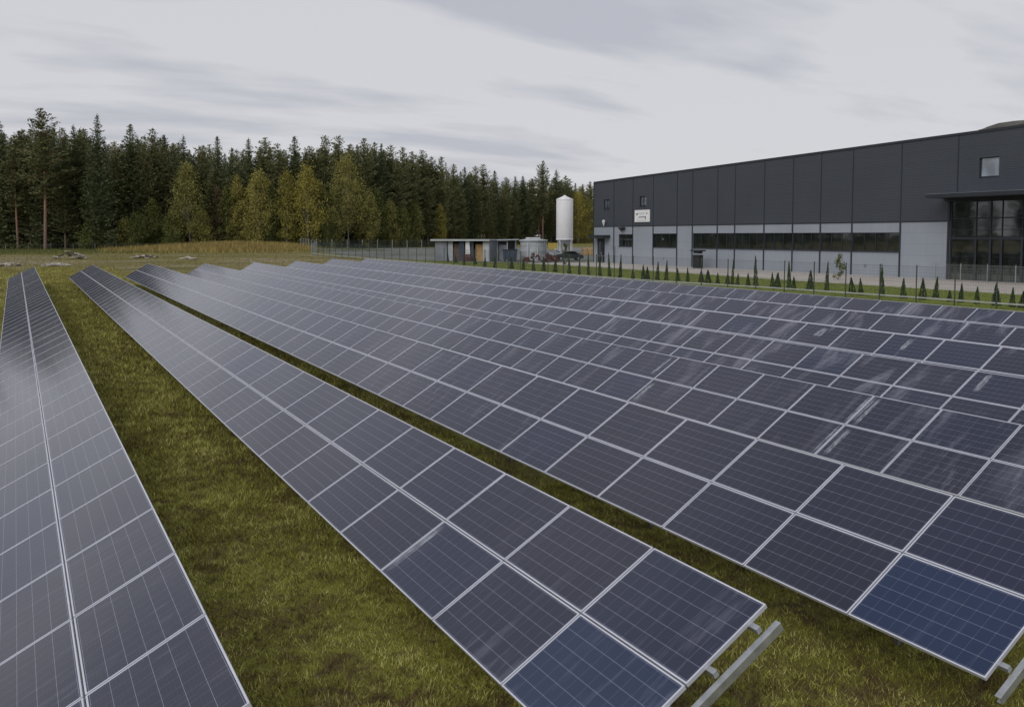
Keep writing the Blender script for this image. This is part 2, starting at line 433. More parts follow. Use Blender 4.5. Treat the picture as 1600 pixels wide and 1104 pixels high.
def sheet(name, ys, xl, xr, dz, mat, n=14):
    vs = []; fs = []
    for y, a, b in zip(ys, xl, xr):
        for k in range(n+1):
            x = a + (b-a)*k/n; vs.append((x, y, float(gz(x, y)) + dz))
    m = n+1
    for j in range(len(ys)-1):
        for k in range(n): fs.append((j*m+k, j*m+k+1, (j+1)*m+k+1, (j+1)*m+k))
    nt = len(vs)
    vs += [(x, y, z-.3) for x, y, z in vs]
    per = [k for k in range(m)] + [j*m+n for j in range(1, len(ys))] + [(len(ys)-1)*m+k for k in range(n-1, -1, -1)] + [j*m for j in range(len(ys)-2, 0, -1)]
    for i, a in enumerate(per):
        b = per[(i+1) % len(per)]; fs.append((b, a, a+nt, b+nt))
    me = bpy.data.meshes.new(name); me.from_pydata(vs, [], fs); me.materials.append(mat); me.update()
    o = link(name, me); o['kind'] = 'structure'; return o
ys = np.arange(6, 107.9, 2.0)
px = np.interp(ys, [0, 35, 58, 75, 90, 108], [57.4, 57.7, 58.4, 60.2, 61.7, 61.3])
sheet('pavement', ys, px, np.full(len(ys), 76.0), .07, M['paving'])
sheet('kerb', ys, px-.16, px-.01, .12, M['concrete'], 1)
ys = np.arange(108.05, 186, 2.5)
xl = np.interp(ys, [108, 116, 125, 140, 160, 180, 186], [60.5, 56.5, 51, 47, 48, 47.5, 48])
xr = np.interp(ys, [108, 186], [150, 120])
sheet('gravel_yard', ys, xl, xr, .06, M['gravel'], 50)

# distant heap behind the hall
rng = np.random.default_rng(11)
hv = []; hf = []; NR, NA = 24, 72
for i in range(NR+1):
    for k in range(NA):
        r = i/NR; t = 2*math.pi*k/NA
        z = 67*(1 - ss(0.15, 1.0, r)) + (rng.random()-.5)*3.4*(1-r)
        z += 5*math.sin(t*3+1)*r*(1-r)*2
        hv.append((515 + 190*r*math.cos(t), 275 + 190*r*math.sin(t), z))
for i in range(NR):
    for k in range(NA):
        k2 = (k+1) % NA; hf.append((i*NA+k, (i+1)*NA+k, (i+1)*NA+k2, i*NA+k2))
me = bpy.data.meshes.new('hill'); me.from_pydata(hv, [], hf); me.materials.append(M['heap']); me.update()
o = link('hill', me); o['kind'] = 'structure'

# ================================================================== SOLAR ROWS
PITCH, UPP = 1.53944, 1.012           # panel spacing along the row and up the slope
PL, PW = PITCH - .020, UPP - .018
def frame_mesh():
    m = MB(); w, h = .015, .036
    m.box(0, PW, 0, w, -h, .003); m.box(0, PW, PL-w, PL, -h, .003)
    m.box(0, w, w, PL-w, -h, .003); m.box(PW-w, PW, w, PL-w, -h, .003)
    return m.mesh('panel_frame', M['alu'])
def cells_mesh(mat):
    m = MB(); m.box(.013, PW-.013, .013, PL-.013, -.008, 0.0)
    return m.mesh('solar_panel', mat)
FRAME = frame_mesh(); CELLS = cells_mesh(M['cell']); CELLS_B = cells_mesh(M['cell_blue'])
def purlin_mesh(length):
    m = MB(); m.box(-.025, .025, 0, length, -.09, -.037); return m.mesh('purlin', M['galv'])
rm = MB(); rm.box(.12, 2*UPP-.12, -.03, .03, -.17, -.092)
RAFTER = rm.mesh('rafter', M['galv'])
em = MB()                                                # end beam, an open channel
em.box(-.05, 2*UPP-.04, -.030, .024, -.100, -.095); em.box(-.05, 2*UPP-.04, -.035, -.030, -.175, -.095)
em.box(-.05, 2*UPP-.04, -.030, .024, -.175, -.170); em.box(-.05, 2*UPP-.04, .019, .024, -.115, -.100)
ENDBEAM = em.mesh('end_beam', M['galv'])
pm = MB(); pm.box(-.035, .035, -.03, .03, 0, 1)
POST = pm.mesh('support_post', M['post'])
# letter, X, z of the low edge at Y=0, rise per metre, tilt, first Y, panels per tier, label
ROWS = [
 (-.5744, .8280, .01152, 26.824, 5.747, 47, 'leftmost tilted row of solar panels, at the left edge of the field'),
 (3.7456, .6324, .01434, 29.285, 5.439, 48, 'second solar panel row from the left, one blue panel at its near corner'),
 (7.5401, .7686, .01479, 30.473, 4.760, 46, 'third solar panel row from the left, ending in a bright blue panel at lower right'),
 (13.6378, .3800, .01290, 30.732, 9.189-1.539, 51, 'fourth solar panel row from the left, with a double white dirt streak'),
 (17.1334, .6486, .01244, 30.014, 10.799-3.079, 48, 'fifth solar panel row from the left, just behind the double streaked row'),
 (19.3926, .9586, .01144, 30.266, 13.194-3.079, 43, 'sixth solar panel row from the left, third from the wire fence'),
 (24.4787, .9159, .01118, 30.027, 15.944-4.618, 46, 'seventh solar panel row from the left, last but one before the fence'),
 (32.1492, .7856, .00700, 29.051, 20.713-3.079, 50, 'farthest solar panel row, right in front of the wire fence and thujas'),
]
BLUE = {(1, 0, 0), (2, 0, 0)}
STREAKS = {(1, 2, 0): [(.0, 1.0, 1.385, .115)],
           (3, 3, 1): [(.0, 1.0, .02, .07)], (3, 2, 1): [(.0, 1., 1.30, .10), (.1, 1.0, 1.43, .05)], (3, 2, 0): [(.05, .95, 1.28, .13)], (3, 3, 0): [(.0, 1.0, .05, .06)],
           (3, 6, 0): [(.05, .9, 1.30, .14)], (3, 7, 1): [(.1, 1.0, .2, .12)],
           (4, 2, 1): [(.25, 1.0, 1.10, .16)], (4, 1, 1): [(.1, .7, .35, .16), (.2, .8, .9, .12)], (4, 0, 1): [(.2, 1., .4, .16)],
           (5, 3, 1): [(.3, .9, .8, .16)], (5, 5, 1): [(.4, .9, .6, .3)]}
row_empties = []
SKIP = [1, 0, 0, 1, 2, 2, 3, 2]
for ri, (x0, z0, g, tilt, y0, N, label) in enumerate(ROWS):
    T = math.radians(tilt)
    ax = Vector((math.cos(T), 0, math.sin(T))); ay = Vector((0, 1, g)).normalized(); az = ax.cross(ay).normalized()
    ay = az.cross(ax).normalized()
    rot = Matrix((ax, ay, az)).transposed().to_euler()
    org = Vector((x0, y0, z0 + g*y0))
    base = Vector((x0, y0, float(gz(x0, y0))))
    row = empty('solar_row', base, 0, label, 'solar panel row', 'parallel rows of ground mounted solar panels')
    row_empties.append(row)
    d0 = org - base
    def put(me, name, lx, ly, lz, parent=row, rot=rot, d0=d0, ax=ax, ay=ay, az=az):
        o = bpy.data.objects.new(name, me); COL.objects.link(o); o.parent = parent
        o.location = d0 + ax*lx + ay*ly + az*lz; o.rotation_euler = rot
        return o
    for tier in range(2):
        for c in range(N):
            key = (ri, c, tier)
            blue = key in BLUE
            o = put(CELLS_B if blue else CELLS, 'solar_panel', tier*UPP + .009, c*PITCH + .010, random.Random(ri*999+c*7+tier).uniform(-.002, .002))
            if blue: o['label'] = 'brighter blue panel at the near lower corner of its row'
            f = bpy.data.objects.new('panel_frame', FRAME); COL.objects.link(f); f.parent = o
            for (a, b, yy, w) in STREAKS.get(key, []):
                sm = MB(); sm.box(a*(PW-.06)+.03, b*(PW-.06)+.03, yy, yy+w, .0005, .0015)
                s = sm.build('dirt_streak', M['streak'], o)
    L = N*PITCH
    pmesh = purlin_mesh(L + .15)
    for lx in (.24, .78, 1.26, 1.80): put(pmesh, 'purlin', lx, -.075, 0)
    put(ENDBEAM, 'end_beam', 0, -.105, -.01)
    for k in range(0, N+1, 3):
        yy = min(k*PITCH + 1.9, L-.3)
        put(RAFTER, 'rafter', 0, yy, 0)
        for lx in (1.42, 1.80):
            w = ax*lx + ay*yy + az*(-.165)
            top = org + w
            gzv = float(gz(top.x, top.y))
            p = bpy.data.objects.new('support_post', POST); COL.objects.link(p); p.parent = row
            p.location = (top.x-base.x, top.y-base.y, gzv-.3-base.z); p.scale = (1, 1, top.z-gzv+.31)

# ================================================================== GRASS (uncountable)
def blade_mesh(name, xs, ys, hmin, hmax, wid, mat, seed, lean=.6):
    rng = np.random.default_rng(seed); n = len(xs)
    z = gz(xs, ys); h = rng.uniform(hmin, hmax, n); a = rng.uniform(0, 2*np.pi, n); b = rng.uniform(0, 2*np.pi, n)
    w = wid*rng.uniform(.6, 1.4, n); ln = h*rng.uniform(.1, lean*2, n)
    dx, dy = np.cos(a)*w/2, np.sin(a)*w/2
    V = np.empty((n, 3, 3), np.float32)
    V[:, 0] = np.stack([xs-dx, ys-dy, z-.01], 1); V[:, 1] = np.stack([xs+dx, ys+dy, z-.01], 1)
    V[:, 2] = np.stack([xs+np.cos(b)*ln, ys+np.sin(b)*ln, z+h], 1)
    F = np.arange(3*n).reshape(n, 3)
    return np_mesh(name, V.reshape(-1, 3), F, mat)
def scatter(rng, n, x0, x1, y0, y1, clump=.5):
    xs = rng.uniform(x0, x1, n); ys = rng.uniform(y0, y1, n)
    k = int(n*clump)                                      # gather a share of the blades into tufts
    cx = rng.uniform(x0, x1, k//9+1); cy = rng.uniform(y0, y1, k//9+1)
    j = rng.integers(0, len(cx), k)
    xs[:k] = cx[j] + rng.normal(0, .035, k); ys[:k] = cy[j] + rng.normal(0, .035, k)
    return xs, ys
rg = np.random.default_rng(3)
parts = []
for (x0, x1, y0, y1, n) in [(.6, 4.6, 3.4, 9, 60000), (.6, 4.6, 9, 16, 50000), (.6, 4.6, 16, 30, 55000), (.6, 5.0, 30, 60, 40000), (.6, 5.0, 60, 112, 25000),
                            (4.6, 11, 2.6, 7.5, 60000), (5.0, 9.0, 7.5, 14, 38000), (5.0, 8.6, 14, 40, 30000), (5.5, 9, 40, 110, 12000), (9, 14, 3, 12, 22000), (-6, -.2, 30, 110, 20000)]:
    parts.append(scatter(rg, n, x0, x1, y0, y1))
xs = np.concatenate([p[0] for p in parts]); ys = np.concatenate([p[1] for p in parts])
dist = np.hypot(xs, ys)
mesh = blade_mesh('grass', xs, ys, .02, .065, .012, M['blade'], 4, .8)
co = np.empty(len(mesh.vertices)*3, np.float32); mesh.vertices.foreach_get('co', co); co = co.reshape(-1, 3, 3)
sc_ = np.clip(dist/12, 1, 3.2)[:, None, None]             # farther tufts coarser
ctr = co[:, :2].mean(1, keepdims=True); co[:] = ctr + (co-ctr)*np.minimum(sc_, 2.6)
mesh.vertices.foreach_set('co', co.ravel()); mesh.update()
g = link('grass', mesh); tag(g, 'short mossy green grass growing between the solar rows', 'grass', kind='stuff')
rg = np.random.default_rng(31); k = 2600
cx = rg.uniform(.4, 11, k); cy = rg.uniform(2.6, 34, k)
xs = np.repeat(cx, 16) + rg.normal(0, .045, k*16); ys = np.repeat(cy, 16) + rg.normal(0, .045, k*16)
g = link('grass_tufts', blade_mesh('grass_tufts', xs, ys, .05, .13, .011, M['blade'], 32, .7)); tag(g, 'longer yellow green tufts standing out of the short grass', 'grass', kind='stuff')
# tall dry grass on the mound and along the forest edge
rg = np.random.default_rng(8)
n = 26000
xs = rg.normal(34, 9, n); ys = rg.normal(171, 5.5, n)
keep = (xs > 12) & (xs < 50); xs, ys = xs[keep], ys[keep]  # only the mound
g = link('tall_grass', blade_mesh('tall_grass', xs, ys, .3, 1.2, .07, M['tall'], 9, .3))
tag(g, 'tall dry yellow grass covering the low mound in front of the forest', 'grass', kind='stuff')
n = 26000
xs = rg.uniform(-12, 62, n); ys = rg.uniform(158, 203, n)
g = link('meadow_grass', blade_mesh('meadow_grass', xs, ys, .15, .5, .06, M['leaf_g'], 10, .4))
tag(g, 'rough green weeds at the foot of the forest', 'grass', kind='stuff')
n = 20000
xs = rg.uniform(-8, 40, n); ys = rg.uniform(104, 160, n)
g = link('weeds', blade_mesh('weeds', xs, ys, .06, .28, .05, M['leaf_o'], 12, .6))
tag(g, 'scattered weeds on the sandy strip beyond the row ends', 'weeds', kind='stuff')
n = 60000
xs = rg.uniform(44.5, 61.5, n); ys = rg.uniform(24, 118, n)
keep = xs < np.interp(ys, [0, 35, 58, 75, 90, 108], [57.2, 57.5, 58.2, 60.0, 61.5, 61.0]); xs, ys = xs[keep], ys[keep]
g = link('lawn_grass', blade_mesh('lawn_grass', xs, ys, .03, .10, .035, M['leaf_g'], 13, .5))
tag(g, 'mown green lawn strip between the fence and the pale pavement', 'lawn', kind='stuff')

# ================================================================== TREES
def kites(C, A, L, W, rng):
    """leaf shaped quads: centres, axis directions, lengths, widths"""
    n = len(C); A = A/np.linalg.norm(A, axis=1, keepdims=True)
    r = rng.normal(size=(n, 3)); B = np.cross(A, r); B /= np.linalg.norm(B, axis=1, keepdims=True) + 1e-9
    L = L[:, None]; W = W[:, None]
    V = np.stack([C - A*L*.5, C + B*W*.5 + A*L*.05, C + A*L*.5, C - B*W*.5 + A*L*.05], 1)
    return V
def leaf_mesh(name, Vs, mat):
    V = np.concatenate(Vs).reshape(-1, 3); F = np.arange(len(V)).reshape(-1, 4)
    return np_mesh(name, V, F, mat)
H0 = 25.0
def conifer(seed, kind):
    """kind: 0 spruce, 1 broad pine top, 2 tall pine with bare trunk; all 25 m before scaling"""
    rng = np.random.default_rng(seed); Vs = []; tw = MB()
    bz = {0: 1.5, 1: 4.0, 2: 9.5}[kind]; Rm = {0: 4.7, 1: 5.2, 2: 4.9}[kind]
    z = bz
    while z < H0 - .25:
        t = (z - bz)/(H0 - bz)
        if kind == 0: prof = (1-t)**.80*min(1, .62+t*.9)
        elif kind == 1: prof = (1-t)**.66*(.55 + .45*min(1, t*1.8))
        else: prof = (1-t)**.70*min(1, .35 + t*2.2)
        nb = int(6 + 3*prof)
        a0 = rng.uniform(0, 6.28)
        for k in range(nb):
            if rng.random() < (.08 if kind == 0 else .18): continue
            az = a0 + 6.283*k/nb + rng.normal(0, .25)
            Lb = Rm*prof*rng.uniform(.55, 1.25) + .06
            zz = z + rng.uniform(-.18, .18)
            rise = {0: .05 + .5*t, 1: .30 + .45*t, 2: .22 + .45*t}[kind]
            ns = max(2, int(Lb/.30))
            s = (np.arange(ns)+.6)/ns
            droop = (-.32 if kind == 0 else -.08)*(1-t)
            px = np.cos(az)*Lb*s; py = np.sin(az)*Lb*s
            pz = zz + Lb*(rise*s + droop*np.sin(s*2.6))
            m = 4 if kind == 0 else 5
            C = np.repeat(np.stack([px, py, pz], 1), m, 0)
            spread = (.10 + .22*np.repeat(np.sin(s*2.8+.2), m)[:, None])*(.35 + .65*min(1, Lb/1.6))
            C = C + rng.normal(size=C.shape)*spread*np.array([1, 1, .45])
            out = np.array([np.cos(az), np.sin(az), rise*.8 + .25*t])
            A = out + rng.normal(size=C.shape)*np.array([.65, .65, .4])
            n = len(C); kf = .5 + .5*min(1, Lb/1.6)
            Vs.append(kites(C, A, rng.uniform(.36, .74, n)*kf, rng.uniform(.12, .26, n)*kf, rng))
            if kind and rng.random() < .5:
                tw.tube([(0, 0, zz), (px[-1]*.7, py[-1]*.7, pz[max(0, ns-2)])], [.05, .02], 3, cap=False)
        z += (.40 if kind == 0 else .62)*rng.uniform(.8, 1.2)
    # dead lower twigs and leader
    C = np.stack([np.zeros(8), np.zeros(8), np.linspace(H0-1.0, H0, 8)], 1) + rng.normal(size=(8, 3))*.04
    Vs.append(kites(C, np.array([[0, 0, 1.]]*8) + rng.normal(size=(8, 3))*.35, np.full(8, .5), np.full(8, .16), rng))
    tr = MB(); bend = rng.normal(0, .12, 2)
    pts = [(bend[0]*math.sin(q*3), bend[1]*math.sin(q*3), q*H0*.97) for q in np.linspace(0, 1, 8)]
    r0 = {0: .24, 1: .22, 2: .24}[kind]
    tr.tube(pts, [r0*(1-q*.88) for q in np.linspace(0, 1, 8)], 7, cap=False)
    zz = 3.0
    while zz < bz + 5:
        az = rng.uniform(0, 6.28); l = rng.uniform(.5, 1.8)
        tr.tube([(0, 0, zz), (math.cos(az)*l, math.sin(az)*l, zz + l*rng.uniform(-.25, .2))], [.035, .012], 3, cap=False)
        zz += rng.uniform(.4, .9)
    if tw.v: tr.add(tw.v, tw.f, 0, False)
    crown = leaf_mesh('crown', Vs, M['needle'] if kind == 0 else M['needle2'])
    trunk = tr.mesh('trunk', M['bark'] if kind == 0 else M['bark_pine'])
    return crown, trunk
def birch(seed, H, Rr, mat, low=.16, dens=1.0, pointed=1.0, leaf=.22, bark=None):
    rng = np.random.default_rng(seed); Vs = []; tr = MB()
    bend = rng.normal(0, .35, 2)
    ax_ = lambda q: np.array([bend[0]*math.sin(q*2.5), bend[1]*math.sin(q*2.5), q*H*.96])
    tr.tube([ax_(q) for q in np.linspace(0, 1, 9)], [.013*H*(1-q*.9)*.6 for q in np.linspace(0, 1, 9)], 6, cap=False)
    nc = int(140*dens)
    for i in range(nc):
        t = rng.random()**.85
        prof = (math.sin(min(1, (t*.86+.14))*math.pi)**.75)*(1 - .35*t*pointed)
        az = rng.uniform(0, 6.28); rr = Rr*prof*rng.uniform(.2, 1.15)*(1 + .22*math.sin(az*2+seed)*math.sin(t*9+seed))
        q = low + (1-low)*t
        p = ax_(q)*np.array([1, 1, 1]) + np.array([math.cos(az)*rr, math.sin(az)*rr, 0])
        st = ax_(max(.06, q - .12 - .05*rr/max(Rr, .1)))
        mid = (st + p)/2 + np.array([0, 0, .1])
        if i % 2: tr.tube([st, mid, p], [.035, .02, .008], 3, cap=False)
        m = int(rng.uniform(32, 64)); cs = rng.uniform(.25, .62)*Rr/2.6*1.1
        C = p + rng.normal(size=(m, 3))*cs*np.array([.8, .8, 1.05])
        A = rng.normal(size=(m, 3)) + np.array([0, 0, -.3])
        Vs.append(kites(C, A, rng.uniform(.8, 1.5, m)*leaf, rng.uniform(.6, 1.1, m)*leaf, rng))
    return leaf_mesh('crown', Vs, mat), tr.mesh('trunk', bark or M['bark_pale'])

SPR = [conifer(100+i, 0) for i in range(7)]
PN1 = [conifer(200+i, 1) for i in range(6)]
PN2 = [conifer(300+i, 2) for i in range(5)]
CONIFERS=[(-3.1,212.0,26.5,0,'G'),(1.0,215.3,25.3,1,''),(4.3,199.9,27.9,2,'A'),(6.8,213.1,25.8,0,''),(10.3,206.2,25.7,0,'F'),(14.3,198.9,27.3,0,'B'),(18.0,206.8,22.8,1,''),(21.3,207.0,26.6,0,'C'),(26.0,208.7,26.2,1,''),(28.4,210.1,25.1,0,''),(31.8,205.8,24.8,0,'H'),(36.2,207.5,22.9,1,''),(38.7,204.5,24.8,0,'D'),(41.8,204.2,22.4,0,''),(45.2,203.3,24.6,0,''),(49.2,204.4,24.9,2,''),(50.8,199.7,23.3,1,''),(54.6,199.8,25.1,0,''),(59.3,204.4,23.5,1,''),(62.7,203.1,26.1,1,''),(64.9,199.5,25.7,1,''),(68.5,201.9,24.3,1,''),(70.9,199.8,25.6,1,''),(75.9,206.2,25.4,1,''),(75.9,201.5,24.8,0,''),(79.4,204.3,24.6,1,''),(83.0,205.8,24.5,1,''),(86.6,208.3,23.9,1,''),(91.1,212.6,24.8,2,''),(95.0,215.3,23.5,2,''),(96.7,212.9,23.5,1,''),(104.9,222.9,22.5,1,''),(110.6,227.7,22.2,0,''),(116.1,231.8,23.0,1,''),(119.1,232.8,23.6,1,''),(129.3,244.9,23.0,0,''),(136.1,249.9,21.5,1,''),(140.6,252.1,22.2,0,''),(144.7,254.3,22.5,0,''),(152.8,261.9,22.1,2,''),(153.0,255.4,27.7,2,'E'),(168.1,271.2,26.5,0,''),(175.8,277.0,24.8,2,''),(188.2,279.5,23.4,1,''),(-21.0,233.7,20.9,2,''),(-18.2,230.8,22.6,2,''),(-16.0,230.5,21.1,1,''),(-13.9,229.0,25.3,1,''),(-10.6,220.8,24.5,1,''),(-6.8,216.9,23.6,1,''),(-4.2,215.1,21.2,1,''),(-0.4,208.2,23.2,2,''),(1.8,210.9,22.0,1,''),(4.6,207.2,23.8,0,''),(8.1,204.8,22.8,1,''),(11.5,208.2,24.1,2,''),(14.0,203.6,19.4,1,''),(17.6,210.1,17.4,2,''),(21.3,208.2,20.4,1,''),(23.8,206.1,22.7,2,''),(27.7,206.5,22.5,2,''),(31.2,203.8,18.7,1,''),(34.1,207.4,19.7,0,''),(37.3,203.9,17.3,1,''),(40.9,202.5,15.2,1,''),(45.0,202.2,20.3,0,''),(48.7,203.7,20.5,1,''),(51.7,202.6,18.5,1,''),(54.1,200.3,17.4,2,''),(57.2,200.2,16.7,2,''),(61.6,199.9,18.8,1,''),(63.5,197.1,17.4,1,''),(68.4,200.1,18.4,1,''),(73.0,202.1,19.8,2,''),(75.5,200.5,17.0,1,''),(79.8,200.9,20.7,2,''),(85.4,205.3,16.1,1,''),(90.5,207.8,17.7,1,''),(96.6,214.8,19.3,1,''),(101.1,216.6,16.8,1,''),(107.7,223.1,15.9,1,''),(114.9,229.0,17.4,1,''),(124.7,238.9,13.4,1,''),(132.5,244.3,17.0,1,''),(138.8,248.5,14.4,1,''),(147.0,254.6,12.8,1,''),(152.7,257.7,16.9,2,''),(163.7,267.5,15.5,1,''),(170.5,270.8,17.6,1,''),(177.1,274.6,19.6,2,''),(184.1,279.4,16.1,2,''),(189.4,279.6,11.0,1,''),(-21.8,242.3,24.6,2,''),(-19.0,237.1,24.4,1,''),(-16.0,235.0,25.7,0,''),(-12.9,235.4,26.6,0,''),(-9.3,229.9,27.0,1,''),(-6.7,224.0,26.6,2,''),(-4.0,218.4,23.1,1,''),(-1.1,222.3,24.2,0,''),(0.9,215.2,24.1,1,''),(4.2,217.6,25.2,1,''),(6.9,216.2,24.1,0,''),(8.9,214.1,23.8,0,''),(12.7,214.4,26.0,2,''),(16.0,215.6,20.8,2,''),(19.9,216.8,22.1,1,''),(23.5,214.1,22.5,1,''),(27.4,215.2,23.8,1,''),(30.6,213.3,23.3,1,''),(33.7,213.4,21.5,1,''),(36.8,212.0,21.4,0,''),(38.9,210.3,20.1,0,''),(42.1,208.3,20.3,0,''),(47.1,211.5,22.7,0,''),(49.6,210.2,21.1,1,''),(53.6,208.8,22.5,1,''),(56.3,205.5,22.6,1,''),(58.0,202.7,21.8,0,''),(61.4,204.2,22.8,2,''),(65.1,202.5,22.5,1,''),(70.0,205.4,23.3,1,''),(74.0,204.2,23.1,1,''),(80.0,208.2,21.8,1,''),(82.8,208.7,20.7,1,''),(87.5,211.2,21.9,1,''),(92.9,215.5,22.3,0,''),(97.5,216.8,18.9,0,''),(105.6,224.3,19.6,2,''),(113.9,231.9,20.8,0,''),(120.7,237.6,17.9,2,''),(127.7,243.0,19.7,2,''),(135.6,249.0,18.4,1,''),(144.0,255.8,17.2,1,''),(152.0,261.6,18.5,1,''),(160.4,268.5,20.2,1,''),(166.3,271.6,20.3,1,''),(170.8,272.8,22.4,1,''),(177.3,278.0,18.4,1,''),(181.8,280.5,18.4,2,''),(187.0,283.0,21.4,1,''),(192.6,286.8,18.5,2,''),(-22.8,254.2,28.2,1,''),(-19.8,253.1,28.8,0,''),(-17.2,250.5,28.2,0,''),(-14.0,245.9,27.7,1,''),(-11.8,243.2,28.0,1,''),(-8.5,235.6,27.7,0,''),(-5.7,235.2,27.0,1,''),(-2.6,229.0,25.7,0,''),(0.5,230.9,26.4,1,''),(2.6,226.3,26.2,2,''),(5.7,225.0,26.0,2,''),(8.9,224.3,26.8,1,''),(12.6,226.6,27.1,2,''),(14.6,225.0,24.9,0,''),(17.6,227.2,24.4,2,''),(20.3,226.4,23.0,1,''),(22.6,225.5,24.0,1,''),(24.6,223.9,25.6,1,''),(28.0,227.0,26.0,0,''),(30.3,223.4,25.4,2,''),(33.1,221.6,24.6,1,''),(37.1,225.8,22.5,0,''),(38.9,222.7,22.7,1,''),(42.1,220.9,23.3,0,''),(45.4,222.6,22.4,1,''),(47.6,220.7,23.3,1,''),(51.6,222.1,23.5,0,''),(53.4,217.5,23.3,0,''),(57.3,217.9,23.5,0,''),(60.3,217.6,23.3,0,''),(63.3,215.4,23.9,2,''),(65.8,212.8,23.8,1,''),(69.3,215.4,24.8,0,''),(73.0,216.3,25.6,0,''),(74.2,213.2,24.7,1,''),(79.7,216.6,24.9,2,''),(81.5,214.7,24.2,1,''),(87.5,221.2,23.2,0,''),(90.8,222.2,23.4,1,''),(95.9,226.5,22.4,0,''),(98.7,225.9,22.9,2,''),(101.3,225.6,20.6,1,''),(108.3,233.4,20.8,0,''),(112.8,237.1,21.0,1,''),(118.5,239.7,21.5,2,''),(126.4,247.4,20.5,1,''),(131.2,250.8,19.7,1,''),(140.0,259.5,20.9,1,''),(146.8,264.2,19.3,0,''),(152.4,267.2,21.7,1,''),(157.1,269.2,21.8,0,''),(164.7,274.9,20.2,1,''),(171.1,279.5,22.2,0,''),(177.8,283.2,23.7,1,''),(183.6,285.5,21.2,1,''),(190.8,290.8,21.7,2,''),(196.8,294.3,21.7,0,''),(202.1,296.4,22.3,0,''),(-24.3,270.6,30.2,0,''),(-22.2,269.7,29.7,2,''),(-19.6,267.5,30.3,1,''),(-17.2,263.5,29.4,1,''),(-13.4,258.4,29.0,1,''),(-10.2,250.5,29.6,1,''),(-6.4,248.8,29.4,0,''),(-3.1,244.3,27.2,1,''),(0.5,243.9,27.7,0,''),(4.1,243.8,27.5,1,''),(6.5,237.1,27.9,1,''),(10.0,235.5,27.0,0,''),(13.5,240.2,29.0,0,''),(16.6,239.3,25.0,2,''),(19.5,238.0,25.1,1,''),(22.1,237.1,25.2,1,''),(24.4,235.2,25.6,1,''),(27.6,236.7,27.6,1,''),(30.9,234.4,26.8,0,''),(34.4,239.0,26.2,1,''),(38.0,236.8,24.4,0,''),(40.3,236.7,25.7,1,''),(42.7,235.7,25.8,2,''),(46.5,236.0,24.0,0,''),(49.3,235.3,25.1,1,''),(51.7,232.4,24.3,0,''),(55.0,234.4,25.8,0,''),(56.8,231.2,25.8,0,''),(60.4,232.0,25.1,0,''),(63.3,230.4,24.8,0,''),(64.9,226.6,25.2,1,''),(68.6,224.8,25.3,2,''),(73.3,227.6,26.8,0,''),(75.7,225.5,25.5,2,''),(78.5,226.4,26.8,0,''),(82.6,229.8,26.5,2,''),(86.5,228.0,25.9,1,''),(89.6,229.0,24.4,0,''),(94.7,231.0,24.3,0,''),(99.5,234.9,24.5,0,''),(102.3,235.4,23.1,2,''),(106.4,238.7,22.0,2,''),(110.0,238.5,22.1,2,''),(120.2,250.2,22.8,0,''),(124.2,252.0,22.8,2,''),(132.2,258.4,20.7,1,''),(139.6,263.5,20.7,2,''),(147.2,268.9,22.2,2,''),(153.8,274.2,21.9,1,''),(159.3,279.0,21.6,2,''),(164.1,282.3,23.7,2,''),(170.3,284.6,23.9,2,''),(179.6,291.5,25.0,1,''),(183.5,293.0,23.4,0,''),(188.8,296.2,24.1,1,''),(193.7,298.2,23.7,0,''),(198.2,299.7,23.4,1,''),(204.5,303.5,23.0,1,'')]
BIRCHES=[(39.8,200.3,13.5,'n'),(44.1,200.1,13.1,'c1'),(48.0,198.7,15.1,'c2'),(50.3,195.6,12.4,'n'),(58.1,192.8,14.6,'c3'),(60.6,191.5,13.6,'n'),(68.3,195.9,15.8,'c4'),(73.1,197.1,13.0,'n'),(76.6,198.0,10.9,'n'),(26.1,202.0,6.0,'n'),(21.4,199.8,7.3,'n'),(54.3,194.6,10.8,'n'),(84.3,202.8,10.7,'n'),(31.6,198.3,17.8,'b1'),(41.8,199.4,15.8,'b3'),(45.5,196.0,16.8,'b2'),(50.6,192.6,17.2,'b4'),(55.0,191.2,17.7,'b5'),(64.7,192.9,20.9,'b6'),(48.3,196.2,13.8,'n'),(37.7,200.9,13.5,'r'),(24.2,202.7,10.5,'n'),(28.1,198.1,8.6,'n'),(34.7,199.0,8.1,'n'),(53.0,194.9,12.5,'n'),(59.1,191.5,12.5,'n'),(69.6,193.8,12.8,'n'),(94.1,208.4,10.4,'y'),(177.9,272.0,18.7,'Y'),(181.8,272.4,16.5,'Y'),(80.4,199.2,9.5,'n'),(12.3,199.3,5.2,'n'),(18.4,200.2,5.9,'n')]

